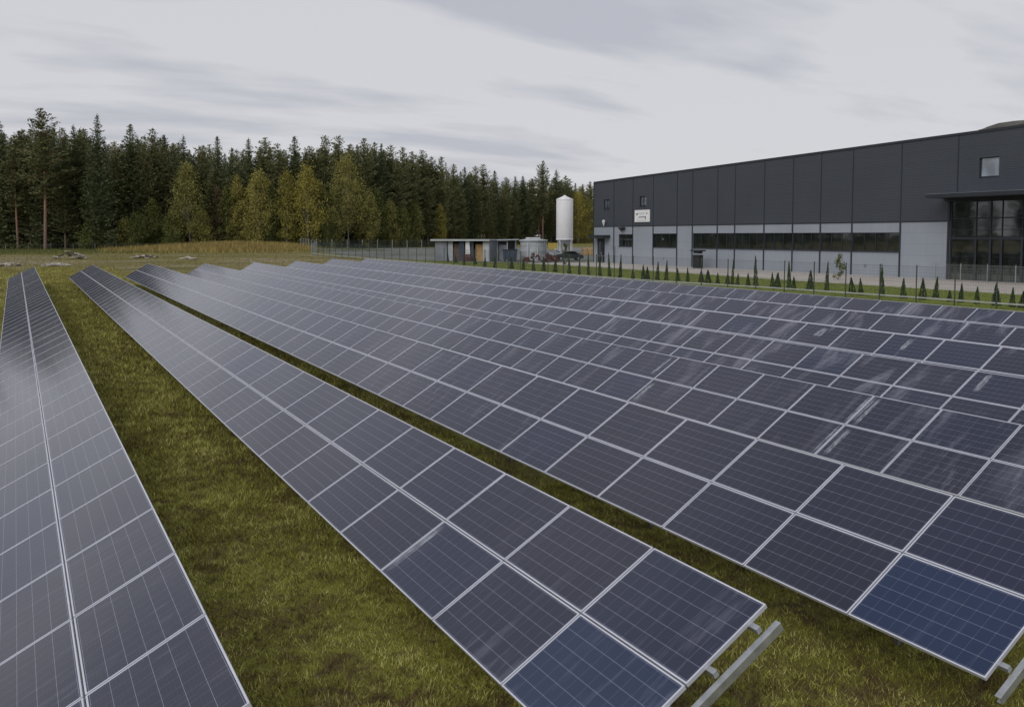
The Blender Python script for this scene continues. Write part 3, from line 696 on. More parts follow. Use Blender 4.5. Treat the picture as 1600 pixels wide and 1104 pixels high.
THUJAS=[(53.4,115.5,1.2),(52.2,110.3,1.22),(49.8,102.7,1.3),(51.8,103.6,1.28),(49.6,96.6,1.37),(48.2,91.4,1.43),(49.3,89.2,1.62),(49.0,86.0,1.56),(48.6,83.1,1.5),(49.6,82.5,1.51),(49.5,80.0,1.44),(47.7,74.4,1.63),(47.5,72.4,1.93),(48.8,72.7,2.16),(47.1,68.2,1.94),(48.8,69.1,2.48),(47.2,65.2,2.59),(48.6,65.2,1.05),(48.9,64.0,1.32),(48.0,62.2,1.41),(48.9,62.0,1.61),(49.8,61.9,1.65),(50.0,60.6,1.18),(49.9,59.1,1.4),(50.6,58.2,1.14),(50.2,56.9,1.14),(50.5,56.1,1.01),(49.4,53.7,1.2),(49.6,53.4,2.27),(49.9,53.1,1.1),(49.5,51.5,1.13),(49.5,50.7,2.34),(49.8,49.2,1.35),(50.3,49.2,1.29),(50.3,48.0,2.29),(49.7,47.0,1.12),(50.7,46.4,1.38),(51.0,45.1,2.3),(50.4,42.4,1.2),(50.0,41.3,1.35),(50.1,39.7,2.05),(50.0,38.0,1.33),(50.0,36.6,1.43),(50.9,36.3,1.48),(50.3,34.9,0.75),(50.2,34.1,1.22),(50.0,32.9,1.19),(50.0,31.7,1.28),(49.8,30.6,1.17),(49.8,30.0,1.06)]

SPECIAL = {
 'A': ('pine_tree', 'tallest pine of the forest with a long bare orange trunk, at the far left', 'pine tree'),
 'B': ('spruce_tree', 'tall pointed spruce standing clear of the forest just right of the tall orange trunked pine', 'spruce tree'),
 'C': ('spruce_tree', 'pointed dark spruce rising from the forest behind the far end of the second solar row', 'spruce tree'),
 'D': ('spruce_tree', 'dark spruce top rising above the leftmost yellow birches', 'spruce tree'),
 'E': ('pine_tree', 'pine with open layered crown and slim orange trunk, just left of the white silo', 'pine tree'),
 'F': ('spruce_tree', 'narrow spruce between the two tallest trees at the left', 'spruce tree'),
 'G': ('spruce_tree', 'dark spruce cut by the left edge of the photo', 'spruce tree'),
 'H': ('spruce_tree', 'small pointed spruce top right above the olive green birch with pale stem', 'spruce tree'),
}
def plant_tree(name, pair, x, y, sxy, sz, rz, label, cat, group=None):
    e = empty(name, (x, y, float(gz(x, y)) - .05), rz, label, cat, group)
    c = link('crown', pair[0], e); t = link('trunk', pair[1], e)
    e.scale = (sxy, sxy, sz)
    return e
rt = random.Random(21)
for (x, y, h, k, s) in CONIFERS:
    sz = h/H0
    pool = (SPR, PN1, PN2)[k]; pair = pool[rt.randrange(len(pool))]
    if s == 'E': pair = PN2[1]
    if s == 'A': pair = PN2[0]
    w = sz*rt.uniform(.85, 1.3)
    if s:
        n_, l_, c_ = SPECIAL[s]; plant_tree(n_, pair, x, y, w*1.02, sz, rt.uniform(0, 6.28), l_, c_)
    else:
        plant_tree('spruce_tree' if k == 0 else 'pine_tree', pair, x, y, w, sz, rt.uniform(0, 6.28),
                   'dark green spruce standing among the others in the dense forest' if k == 0 else 'dark green pine standing among the others in the dense forest',
                   'spruce tree' if k == 0 else 'pine tree', 'conifers of the forest behind the solar field')
BL = {
 'b1': ('olive green birch with a pale slim stem, leftmost of the big autumn trees', 'leaf_o', 3.9, 12),
 'b2': ('yellow green birch, second from the left in the autumn group before the dark pines', 'leaf_o', 3.6, 13),
 'b3': ('slender olive birch just right of the reddish brown tree', 'leaf_o', 2.3, 13),
 'b4': ('narrow birch with bright yellow top in the middle of the autumn group', 'leaf_y', 2.6, 14),
 'b5': ('broad golden yellow birch left of the tallest birch', 'leaf_y', 4.4, 14),
 'b6': ('tallest birch of the autumn group, broad and olive with a pale leaning stem', 'leaf_o', 5.0, 16),
 'c1': ('short olive birch partly hidden between two taller yellow green birches', 'leaf_o', 2.6, 12),
 'c2': ('yellowing birch behind and left of the narrow bright yellow top', 'leaf_y', 2.5, 12),
 'c3': ('olive birch filling the gap between the golden birch and the tallest birch', 'leaf_o', 3.0, 12),
 'c4': ('olive birch at the right flank of the tallest birch', 'leaf_o', 2.8, 12),
 'r': ('reddish brown half bare tree among the autumn birches', 'leaf_r', 1.8, 11),
 'y': ('small yellow leaved tree rising behind the left end of the long shed', 'leaf_y', 1.8, 9),
 'Y': ('yellow leaved tree between the white silo and the dark hall', 'leaf_y', 4.6, 14),
}
bi = 0
for (x, y, h, s) in BIRCHES:
    bi += 1
    if s in BL and not (s == 'Y' and x > 181):
        lab, mt, rad, _ = BL[s]
        pr_ = birch(400+bi, h, rad, M[mt], .22 if s == 'b6' or s == 'b1' else .1, 1.25, 1.0, .24)
        plant_tree('birch_tree' if s[0] in 'bc' else 'autumn_tree', pr_, x, y, 1, 1, 0, lab, 'birch tree' if s[0] in 'bc' else 'tree')
    else:
        pr_ = birch(400+bi, h, 2.5, M['leaf_g'] if bi % 3 else M['leaf_o'], .04, 1.0, .6, .24)
        if s == 'Y':
            plant_tree('autumn_tree', pr_, x, y, 1.2, 1, 0, 'yellowing tree beside the far corner of the hall', 'tree')
        else:
            plant_tree('young_tree', pr_, x, y, 1, 1, 0, 'low green young broadleaf tree growing at the foot of the forest', 'tree', 'young trees at the forest edge')
# undergrowth along the edge, one mass
EDGE = [(-60, 212), (-25, 210), (-4, 208), (20, 204), (46, 201), (60, 195), (75, 197), (98, 212), (137, 248), (181, 278), (240, 318)]
rg = np.random.default_rng(17); Vs = []
for i in range(len(EDGE)-1):
    (x0, y0), (x1, y1) = EDGE[i], EDGE[i+1]; L = math.hypot(x1-x0, y1-y0)
    for k in range(int(L*2.2)):
        t = rg.random(); cx = x0+(x1-x0)*t + rg.normal(0, .8); cy = y0+(y1-y0)*t + rg.uniform(-1.5, 9)
        hh = rg.uniform(.6, 3.4)*(1.25 if rg.random() < .2 else .8); m = 42
        C = np.stack([cx + rg.normal(0, .6, m), cy + rg.normal(0, .6, m), float(gz(cx, cy)) + np.abs(rg.normal(.5, .35, m))*hh], 1)
        Vs.append(kites(C, rg.normal(size=(m, 3)), rg.uniform(.18, .4, m), rg.uniform(.1, .26, m), rg))
u = link('undergrowth', leaf_mesh('undergrowth', Vs, M['leaf_g'])); tag(u, 'tangled green undergrowth between the trunks along the forest edge', 'bushes', kind='stuff')
# wood on the far left side, outside the picture but mirrored in glass, and the dark depth of the forest: one mass
def copies(pairs, places, name, label):
    """join scaled copies of tree meshes into one object"""
    Vc = []; data = []
    for (pr_, x, y, s, a) in places:
        me = pr_[0]; n = len(me.vertices); co = np.empty(n*3, np.float32); me.vertices.foreach_get('co', co); co = co.reshape(-1, 4, 3)[::2]
        ca, sa = math.cos(a), math.sin(a)
        q = co.copy(); q[..., 0] = (co[..., 0]*ca - co[..., 1]*sa)*s*1.15 + x; q[..., 1] = (co[..., 0]*sa + co[..., 1]*ca)*s*1.15 + y
        q[..., 2] = co[..., 2]*s + float(gz(x, y)); Vc.append(q.reshape(-1, 4, 3))
    o = link(name, leaf_mesh(name, Vc, M['needle'])); return tag(o, label, 'forest', kind='stuff')
rt = random.Random(5); pl = []
for i in range(90):
    t = i/90; x = -150 + 60*t + rt.uniform(-8, 8); y = -80 + 290*t; pl.append((SPR[i % 7], x, y, rt.uniform(.7, 1.0), rt.uniform(0, 6)))
for i in range(60):
    t = i/60; x = 90 + 260*t; y = 235 + 190*t + rt.uniform(0, 12)
    pl.append((SPR[i % 7], x, y + 25, rt.uniform(.62, .78), rt.uniform(0, 6)))
for i in range(150):
    t = i/150; x = -110 + 230*t + rt.uniform(-2, 2); y = 236 + rt.uniform(-6, 10) - 12*math.sin(t*3)
    pl.append((SPR[i % 7], x, y, rt.uniform(.60, .82), rt.uniform(0, 6)))
copies(None, pl, 'forest_mass', 'deep conifer wood behind the first ranks of trees')

# ================================================================== THUJAS
def thuja_mesh(seed):
    rng = np.random.default_rng(seed); n = 620
    t = rng.random(n)**1.25; az = rng.uniform(0, 6.28, n)
    r = .235*(1-t)**.9*(.45 + .55*rng.random(n)**.4)*(1 + .25*np.sin(az*3+seed)) + .01
    C = np.stack([np.cos(az)*r, np.sin(az)*r, .04 + t*.96], 1)
    A = np.stack([np.cos(az)*.5, np.sin(az)*.5, np.full(n, 1.2)], 1) + rng.normal(size=(n, 3))*.35
    c = leaf_mesh('foliage', [kites(C, A, rng.uniform(.07, .14, n), rng.uniform(.03, .06, n), rng)], M['thuja'])
    m = MB(); m.tube([(0, 0, -.03), (.01, 0, .5), (0, 0, .9)], [.02, .014, .005], 5, cap=False)
    return c, m.mesh('stem', M['bark'])
TH = [thuja_mesh(i) for i in range(5)]
rt = random.Random(9)
for i, (x, y, h) in enumerate(THUJAS):
    tall = h > 1.9
    e = empty('thuja_shrub', (x, y, float(gz(x, y))), rt.uniform(0, 6), 'tall slim thuja shrub, higher than its neighbours in the planted line' if tall else 'small cone shaped green thuja planted on the lawn along the wire fence',
              'shrub', 'tall thujas along the fence' if tall else 'young thujas along the fence')
    c = TH[rt.randrange(5)]; link('foliage', c[0], e); link('stem', c[1], e)
    w = rt.uniform(.72, 1.2)*(.85 if tall else 1.0); e.scale = (w, w*rt.uniform(.8, 1.1), h*rt.uniform(.85, 1.05))
    e.rotation_euler = (rt.uniform(-.05, .05), rt.uniform(-.05, .05), rt.uniform(0, 6))
# leafy mixed shrub columns by the hall wall
for (x, y, h, lab) in [(60.9, 96.3, 2.9, 'ragged dark leafy shrub in front of the hall between the first two wall joints'), (61.0, 52.8, 2.3, 'sparse light green shrub before the right part of the ribbon window')]:
    pr_ = birch(int(x*7+y), h, .55, M['leaf_g'], .05, .12, .5, .10, M['bark'])
    plant_tree('leafy_shrub', pr_, x, y, 1, 1, 0, lab, 'shrub')

# ================================================================== FENCES
def fence(name, pts, step, h, post_mat, wire_mat, label, plinth=True, pr=.024, mesh_step=.10, bars=.2, cap=True):
    e = empty(name, (pts[0][0], pts[0][1], float(gz(*pts[0]))), 0, label, 'fence')
    ex, ey, ez = e.location
    P = [np.array(p, float) for p in pts]; acc = []
    seg = [np.linalg.norm(P[i+1]-P[i]) for i in range(len(P)-1)]; tot = sum(seg); n = max(1, round(tot/step)); cum = np.concatenate([[0], np.cumsum(seg)])
    for i in range(n+1):
        s = tot*i/n; acc.append((np.interp(s, cum, [p[0] for p in P]), np.interp(s, cum, [p[1] for p in P])))
    pmb = MB(); pmb.box(-pr, pr, -pr*1.3, pr*1.3, -.2, h+.05); pmb.box(-pr*1.25, pr*1.25, -pr*1.6, pr*1.6, h+.05, h+.07)
    pme = pmb.mesh('fence_post', post_mat)
    mm = MB(); q = mesh_step
    while q < step-.05:
        mm.box(q-.0025, q+.0025, -.0025, .0025, .06, h); q += mesh_step
    z = .06
    while z <= h+.01:
        mm.box(0, step, .003, .010, z-.0035, z+.0035); z += bars
    mm.box(0, step, -.012, -.003, h-.03, h-.02)
    mme = mm.mesh('mesh_panel', wire_mat)
    bm_ = MB(); bm_.box(.05, step-.05, -.02, .02, .30, .38); bme = bm_.mesh('plinth_rail', M['plinth'])
    for i, (x, y) in enumerate(acc):
        z = float(gz(x, y))
        p = link('fence_post', pme, e, (x-ex, y-ey, z-ez))
        if i < n:
            x2, y2 = acc[i+1]; z2 = float(gz(x2, y2)); L = math.hypot(x2-x, y2-y)
            a = math.atan2(y2-y, x2-x); sl = math.atan2(z2-z, L)
            for me, nm in ((mme, 'mesh_panel'),) + (((bme, 'plinth_rail'),) if plinth else ()):
                w = link(nm, me, e, (x-ex, y-ey, z-ez)); w.rotation_euler = (0, -sl, a); w.scale = (L/step, 1, 1)
            p.rotation_euler = (0, 0, a)
    return e
fence('wire_fence', [(49.3, 18), (48.4, 29.1), (48.2, 36.2), (47.4, 47.3), (45.6, 58), (44.6, 74.6), (44., 98.9), (42.8, 122.2), (41.4, 141.9)], 2.55, 2.25, M['fence'], M['wire'],
      'long dark green wire mesh fence running between the solar field and the hall')
fence('pale_fence', [(41.4, 142.2), (47, 158), (49.0, 176)], 3.2, 1.9, M['fence_pale'], M['wire'], 'galvanised mesh fence turning away towards the forest at the back of the field', False, .03, .3, .4)
fence('yard_fence', [(49.2, 176.2), (62, 172), (78, 168), (96, 172)], 3.0, 1.9, M['fence_pale'], M['wire'], 'grey mesh fence closing the gravel yard in front of the forest', False, .04)
fence('pasture_fence', [(-22, 197), (-2, 196), (18, 194), (44, 192)], 4.0, 1.2, M['post'], M['post'], 'low post and wire fence along the foot of the forest at the left', False, .035, .5, .35)

# ================================================================== HALL
hall = empty('industrial_hall', (71.4, 105.0, 0), 0, 'long flat roofed hall, dark grey above and light grey below, with ribbon window', 'building')
wd = (np.array([70.2, 48.8]) - np.array([71.4, 105.])); wd /= np.linalg.norm(wd)
hall.rotation_euler = (0, 0, math.atan2(wd[1], wd[0]))
ZB, ZL, ZW0, ZW1, LEN, DEP = .75, 6.1, 3.36, 5.10, 84.0, 46.0
roofz = lambda s: 12.38 + .0197*s
wl_ = MB()                                                # light lower wall with real openings (local -Y is outside)
S_E0, S_E1 = 56.15, 76.0                                  # glazed entrance
opens = [(6.15, 9.35, 3.38, 5.02), (13.85, 18.75, ZW0, ZW1), (21.75, 51.0, ZW0-.02, ZW1+.03), (.85, 2.75, ZB, 4.45)]
def wall_run(mb, s0, s1, z0, z1, ops, th=.28):
    cuts = sorted({s0, s1} | {v for o in ops for v in o[:2]})
    for a, b in zip(cuts[:-1], cuts[1:]):
        here = [o for o in ops if o[0] <= a + 1e-6 and o[1] >= b - 1e-6]
        zs = [(z0, z1)]
        for o in here:
            nz = []
            for (p, q) in zs:
                if o[2] > p: nz.append((p, min(q, o[2])))
                if o[3] < q: nz.append((max(p, o[3]), q))
            zs = nz
        for p, q in zs: mb.box(a, b, 0, th, p, q)
wall_run(wl_, .0, S_E0, ZB, ZL, opens)
wl_.build('lower_wall', M['wall_light'], hall)
wl2 = MB(); wl2.box(S_E1, LEN, 0, .28, ZB, ZL); wl2.build('lower_wall', M['wall_light'], hall)
wu = MB()
uops = [(2.54, 3.98, 8.46, 9.83), (10.96, 12.38, 8.66, 9.95), (58.71, 60.45, 9.7, 11.29)]
def upper(mb, s0, s1, z0):
    mb.add([(s0, -.04, z0), (s1, -.04, z0), (s1, .26, z0), (s0, .26, z0), (s0, -.04, roofz(s0)), (s1, -.04, roofz(s1)), (s1, .26, roofz(s1)), (s0, .26, roofz(s0))],
           [(0,3,2,1),(4,5,6,7),(0,1,5,4),(1,2,6,5),(2,3,7,6),(3,0,4,7)])
cuts = [0, 2.54, 3.98, 10.96, 12.38, S_E0, 58.71, 60.45, S_E1, LEN]
for a, b in zip(cuts[:-1], cuts[1:]):
    z0 = 7.95 if S_E0 <= a < S_E1 else ZL
    o = [u_ for u_ in uops if abs(u_[0]-a) < 1e-6]
    if o: wu.box(a, b, -.04, .26, z0, o[0][2]); upper(wu, a, b, o[0][3])
    else: upper(wu, a, b, z0)
wu.build('upper_wall', M['wall_dark'], hall)
rw = MB(); rw.box(-.02, .26, .29, DEP, ZB, 12.2); rw.box(LEN-.26, LEN, .29, DEP, ZB, 12.2); rw.box(.3, LEN-.3, DEP-.3, DEP, ZB, 12.2)
rw.build('side_wall', M['wall_dark'], hall)
rf = MB()
rf.add([(0, .27, roofz(0)-.3), (LEN, .27, roofz(LEN)-.3), (LEN, DEP, roofz(LEN)-.3), (0, DEP, roofz(0)-.3), (0, .27, roofz(0)-.55), (LEN, .27, roofz(LEN)-.55), (LEN, DEP, roofz(LEN)-.55), (0, DEP, roofz(0)-.55)],
       [(0,1,2,3),(7,6,5,4),(0,4,5,1),(1,5,6,2),(2,6,7,3),(3,7,4,0)])
rf.build('roof', M['grey_metal'], hall)
cp = MB()
for (ya, yb, s0, s1) in [(-.10, .30, -.06, LEN+.06)]:
    cp.add([(s0, ya, roofz(s0)-.16), (s1, ya, roofz(s1)-.16), (s1, yb, roofz(s1)-.16), (s0, yb, roofz(s0)-.16), (s0, ya, roofz(s0)+.06), (s1, ya, roofz(s1)+.06), (s1, yb, roofz(s1)+.06), (s0, yb, roofz(s0)+.06)],
           [(0,3,2,1),(4,5,6,7),(0,1,5,4),(1,2,6,5),(2,3,7,6),(3,0,4,7)])
cp.build('roof_edge_trim', M['dark_trim'], hall)
tm = MB(); tm.box(-.07, .0, -.09, .28, ZB, roofz(0)-.17); tm.build('corner_trim', M['dark_trim'], hall)
tm = MB(); tm.box(0.0, S_E0, -.055, -.002, ZL-.05, ZL+.06); tm.build('band_trim', M['dark_trim'], hall)
for s in (5.02, 9.45, 13.9, 18.76, 21.7, 26.19, 29.14, 33.76, 37.92, 41.68, 45.64, 51.13):
    j = MB()
    if 21.8 < s < 50: j.box(s-.07, s+.07, -.07, -.003, ZB+.1, ZW0-.03); j.box(s-.07, s+.07, -.07, -.003, ZW1+.04, ZL-.06)
    elif abs(s-9.45) < .01 : j.box(s-.07, s+.07, -.07, -.003, ZB+.1, ZL-.06)
    else: j.box(s-.07, s+.07, -.07, -.003, ZB+.1, ZL-.06)
    j.box(s-.05, s+.05, -.065, -.043, ZL+.07, roofz(s)-.18)
    j.build('joint_strip', M['dark_trim'], hall)
for s in (56.76, 65.5, 72):
    j = MB(); j.box(s-.05, s+.05, -.065, -.043, 8.6, roofz(s)-.18); j.build('joint_strip', M['dark_trim'], hall)
pl_ = MB(); pl_.box(0, S_E0, -.03, .2, ZB-.1, ZB+.30); pl_.build('base_strip', M['dark_trim'], hall)
def window(s0, s1, z0, z1, n, name='window', depth=.14, gm='glass', fw=.07, mull=None, proud=0.0):
    m = MB(); a, b = depth-.05+proud, depth+.03+proud
    m.box(s0, s1, a, b, z0, z0+fw); m.box(s0, s1, a, b, z1-fw, z1); m.box(s0, s0+fw, a, b, z0+fw, z1-fw); m.box(s1-fw, s1, a, b, z0+fw, z1-fw)
    ms = mull or [s0+(s1-s0)*k/n for k in range(1, n)]
    for q in ms: m.box(q-fw*.5, q+fw*.5, a, b, z0+fw, z1-fw)
    m.box(s0-.02, s1+.02, proud-.08, depth-.05+proud, z0-.05, z0-.005)
    w = m.build(name, M['dark_trim'], hall)
    ed = [s0+fw] + [q for q in ms] + [s1-fw]
    for p, q in zip(ed[:-1], ed[1:]):
        g_ = MB(); g_.box(p+.01, q-.01, depth+proud, depth+.02+proud, z0+fw, z1-fw); g_.build('pane', M[gm], w)
    return w
window(6.15, 9.35, 3.38, 5.02, 4)
window(13.85, 18.75, ZW0, ZW1, 3)
jo = [21.75, 26.19, 29.14, 33.76, 37.92, 41.68, 45.64, 51.0]
for a, b, n in zip(jo[:-1], jo[1:], (3, 2, 4, 3, 3, 3, 4)): window(a+(.0 if a == 21.75 else .06), b-(.0 if b == 51.0 else .06), ZW0-.02, ZW1+.03, n)
mm_ = MB()
for s in jo[1:-1]: mm_.box(s-.058, s+.058, .02, .2, ZW0-.02, ZW1+.03)
mm_.build('window_post', M['dark_trim'], hall)
window(2.54, 3.98, 8.46, 9.83, 2, gm='glass_sky', fw=.08); window(10.96, 12.38, 8.66, 9.95, 2, gm='glass_sky', fw=.10)
window(58.71, 60.45, 9.7, 11.29, 1, gm='glass_sky_pale', fw=.06, depth=.16)
# door at the far corner with a canopy
d = MB(); d.box(.85, 2.75, .10, .16, ZB+.15, 4.45); door = d.build('door', M['dark_trim'], hall)
g_ = MB(); g_.box(1.15, 1.72, .085, .099, 1.3, 4.0); g_.box(1.9, 2.5, .085, .099, 1.3, 4.0); g_.build('pane', M['glass'], door)
g_ = MB(); g_.box(1.78, 1.84, .03, .099, 1.9, 2.6); g_.build('handle', M['galv'], door)
c_ = MB(); c_.box(.5, 4.1, -1.3, -.005, 4.50, 4.92); c_.build('door_canopy', M['dark_trim'], hall)
for s in (3.2, 4.5):
    r_ = MB(); r_.box(s-.02, s+.02, -1.6, -1.56, ZB+.1, 2.1); r_.box(s-.02, s+.02, -1.56, -.02, 2.06, 2.1); r_.build('handrail', M['galv'], hall)
# lamp, vent, small details
l_ = MB(); l_.lathe([(.0, -.5), (.06, -.42), (.12, -.2), (.20, .02), (.24, .2), (.20, .36), (.0, .44)], 14, 0, (2.9, -.28, 6.6)); l_.box(2.87, 2.93, -.28, -.045, 6.95, 7.0); l_.build('wall_lamp', M['white_dirty'], hall)
v_ = MB(); v_.lathe([(.0, -.35), (.18, -.2), (.42, .05), (.5, .22), (.0, .30)], 12, 0, (7.4, -.4, 5.72)); v_.box(7.35, 7.45, -.4, -.005, 5.68, 5.76); v_.build('wall_fan', M['dark_trim'], hall)
k_ = MB()
for s, z in ((16.0, 4.3), (16.1, 1.9), (22.9, 2.2), (47.3, 1.9)): k_.box(s-.09, s+.09, -.07, -.002, z, z+.22)
k_.build('socket_box', M['grey_metal'], hall)
dp = MB(); dp.tube([(5.3, -.12, ZB+.1), (5.3, -.12, 3.2), (5.3, -.12, 3.4)], .06, 8); dp.tube([(5.3, -.12, 3.4), (4.7, -.12, 3.42)], .05, 8); dp.build('downpipe', M['grey_metal'], hall)
# sign board with faint small print and a dark mark
sb = MB(); sb.box(9.99, 13.24, -.13, -.045, 6.62, 8.18); sign = sb.build('sign_board', M['white'], hall)
sk = MB()
sk.box(10.28, 10.75, -.134, -.131, 7.62, 7.72); sk.box(10.36, 10.60, -.134, -.131, 7.50, 7.60); sk.box(10.60, 10.80, -.134, -.131, 7.72, 7.80)
sk.prism([(10.75, 7.14), (10.95, 7.30), (12.35, 7.30), (12.45, 7.42), (12.45, 6.96), (12.3, 6.96), (12.3, 7.2), (10.98, 7.2), (10.86, 7.14)], -.134, -.131)
sk.build('sign_mark', M['dark_trim'], sign)
sg = MB()
for i, (w, h) in enumerate([(.13, .36), (.16, .34), (.12, .36), (.14, .36), (.13, .33)]):
    s = 11.02 + i*.25; sg.box(s, s+.045, -.134, -.131, 7.5, 7.5+h); sg.box(s+.045, s+w, -.134, -.131, 7.5+h-.06, 7.5+h)
    if i % 2: sg.box(s+.045, s+w, -.134, -.131, 7.5, 7.55)
sg.box(12.5, 12.78, -.134, -.131, 7.6, 7.82)
for i in range(9): sg.box(10.5+i*.24, 10.5+i*.24+.16, -.134, -.131, 6.78, 6.86)
sg.build('sign_lettering', simple('grey_print', (.25, .26, .30), .6, 0, .1, 3), sign)
# glazed entrance
ge = MB()
vs_ = [56.2, 58.54, 59.85, 60.83, 62.56, 64.2, 65.6, 67.2, 68.8, 70.4, 72.0, 73.6, 75.2, 75.9]
for i, s in enumerate(vs_):
    w = .16 if i in (0, len(vs_)-1) else .05
    ge.box(s-w/2, s+w/2, .02, .16, ZB+.05, 7.9)
for s in vs_[1:-1]: ge.box(s-.10, s+.10, .0, .019, ZB+.06, 4.6)
for z, w in ((ZB+.12, .2), (4.62, .22), (6.30, .08), (5.35, .05), (7.78, .2)):
    ge.box(56.28, 75.8, .03, .15, z-w/2, z+w/2)
fac = ge.build('glazed_entrance', M['dark_trim'], hall)
for p, q in zip(vs_[:-1], vs_[1:]):
    for z0, z1 in ((ZB+.25, 4.5), (4.75, 6.25), (6.36, 7.7)):
        g_ = MB(); g_.box(p+.03, q-.03, .10, .115, z0, z1); g_.build('pane', M['glass'], fac)
ic = MB(); ic.box(55.95, 56.14, -.10, .25, ZB+.05, 8.0); ic.build('entrance_jamb', M['dark_trim'], hall)
cn = MB(); cn.box(55.7, 77.5, -2.6, -.045, 8.02, 8.12); cn.box(55.7, 77.5, -2.65, -2.601, 8.02, 8.34); cn.box(55.65, 55.699, -2.65, -.045, 8.02, 8.34)
cn.box(55.7, 77.5, -.3, -.045, 7.80, 8.019)
can = cn.build('entrance_canopy', M['dark_trim'], hall)
ct = MB(); ct.box(55.66, 77.5, -2.66, -.045, 8.342, 8.37); ct.build('canopy_flashing', M['grey_metal'], can)
fl_ = MB(); fl_.box(.3, LEN-.3, .3, DEP-.3, ZB-.1, ZB+.06); fl_.build('floor', M['concrete'], hall)

# metal grating fence before the entrance
fence('entrance_railing', [(68.6, 49.0), (68.2, 30.0)], 2.5, 1.45, M['fence_pale'], M['fence_pale'], 'light metal grid railing in front of the glazed hall entrance', False, .025, .09, .16)

# dark cabinet with a hood at the wall
cb = empty('service_cabinet', (68.9, 79.9, float(gz(68.9, 79.9))+.07), math.pi/2, 'dark upright cabinet with a flat hood standing against the light wall below the ribbon window', 'cabinet')
m = MB(); m.box(-.55, .55, -.3, .3, 0, 1.55); m.build('body', M['dark_in'], cb)
m = MB(); m.box(-.85, .85, -.42, .42, 1.95, 2.12); m.box(-.5, .5, -.25, .25, 1.7, 1.95); m.build('hood', M['dark_trim'], cb)
m = MB(); m.box(-.5, .5, -.32, -.301, 1.0, 1.4); m.build('door', M['grey_metal'], cb)

# ================================================================== YARD
AZ = math.atan2(-.484, .875)                                 # facing the field
def zat(x, y): return float(gz(x, y)) + .06
# long shed
sh = empty('long_shed', (54.26, 121.86, zat(54.3, 121.9)-.1), math.atan2(115.4-121.86, 60.08-54.26), 'long low open fronted shed with a flat pale roof, left of the other yard sheds', 'shed')
Ls = 8.7
m = MB(); m.box(-.5, Ls+.2, -.6, 4.2, 3.05, 3.22); m.box(-.5, Ls+.2, -.62, -.601, 2.98, 3.24); m.build('roof', M['grey_light'], sh)
m = MB(); m.box(0, .1, 0, 4, 0, 3.05); m.box(.1, Ls, 3.9, 4, 0, 3.05); m.box(Ls-.1, Ls, 0, 3.9, 0, 3.05); m.box(.1, 1.9, 0, .1, 0, 3.05); m.build('wall', M['grey_metal'], sh)
m = MB(); m.box(3.9, 4.7, -.05, .05, 0, 3.0); m.box(6.0, 6.15, 0, .1, 0, 3.04); m.build('partition', M['blue_grey'], sh)
m = MB(); m.prism([(4.9, .05), (5.75, .05), (5.55, 2.95), (4.95, 2.95)], -.12, -.04); m.build('white_door', M['white_dirty'], sh)
m = MB(); m.box(1.95, 2.75, .25, .3, 0, 2.95); m.build('side_panel', M['grey_light'], sh)
m = MB(); m.box(2.8, 3.85, .5, .6, .1, 2.6); m.build('back_panel', M['brown'], sh)
m = MB(); m.box(4.95, 5.9, .6, .7, .0, 2.9); m.build('side_panel', M['grey_metal'], sh)
m = MB(); m.box(6.2, 7.5, .7, .8, .0, 2.5); m.build('back_panel', M['ochre'], sh)
m = MB(); m.box(7.6, 8.55, .1, .15, .0, 3.0); m.build('side_panel', M['grey_light'], sh)
# crates and timber inside and beside the shed
def pallet_stack(x, y, w, d_, n, mat, lab, rz=AZ, grp=None):
    e = empty('pallet_stack', (x, y, zat(x, y)-.02), rz, lab, 'pallets', grp)
    for i in range(n):
        z = i*.34
        m = MB()
        for q in (-w/2, -w*.06, w/2-w*.12): m.box(q, q+w*.12, -d_/2, d_/2, z, z+.09)
        m.build('pallet', M['brown'], e)
        m = MB(); m.box(-w/2+.03*(i % 2), w/2-.04*((i+1) % 2), -d_/2, d_/2, z+.092, z+.33); m.build('load', mat, e)
    return e
pallet_stack(58.6, 119.4, 1.6, 1.0, 8, M['ochre'], 'tall stack of ochre boards at the right end of the long shed')
pallet_stack(57.2, 117.2, 1.3, 1.0, 3, M['rust'], 'low stack with rusty red load in front of the long shed')
# small shed
sh = empty('small_shed', (61.2, 118.2, zat(61.2, 118.2)-.1), AZ-.05, 'small grey shed with pale lean-to roof between the long shed and the round tank', 'shed')
m = MB(); m.prism([(-.4, 3.05), (2.4, 3.15), (4.6, 3.22), (4.6, 3.36), (2.4, 3.3), (-.4, 3.2)], -.5, 3.2); m.build('roof', M['grey_light'], sh)
m = MB(); m.box(0, 4.2, 2.9, 3, 0, 3.03); m.box(4.1, 4.2, 0, 2.9, 0, 3.03); m.box(0, .1, 0, 2.9, 0, 3.03); m.box(.1, .9, -.02, .08, 0, 3.03); m.build('wall', M['grey_metal'], sh)
m = MB(); m.box(1.4, 1.5, -.02, .08, 0, 3.05); m.box(2.9, 3.0, -.02, .08, 0, 3.05); m.build('support', M['white_dirty'], sh)
m = MB(); m.box(1.6, 2.8, 1.0, 1.2, 0, 2.5); m.build('stored_board', M['grey_light'], sh)
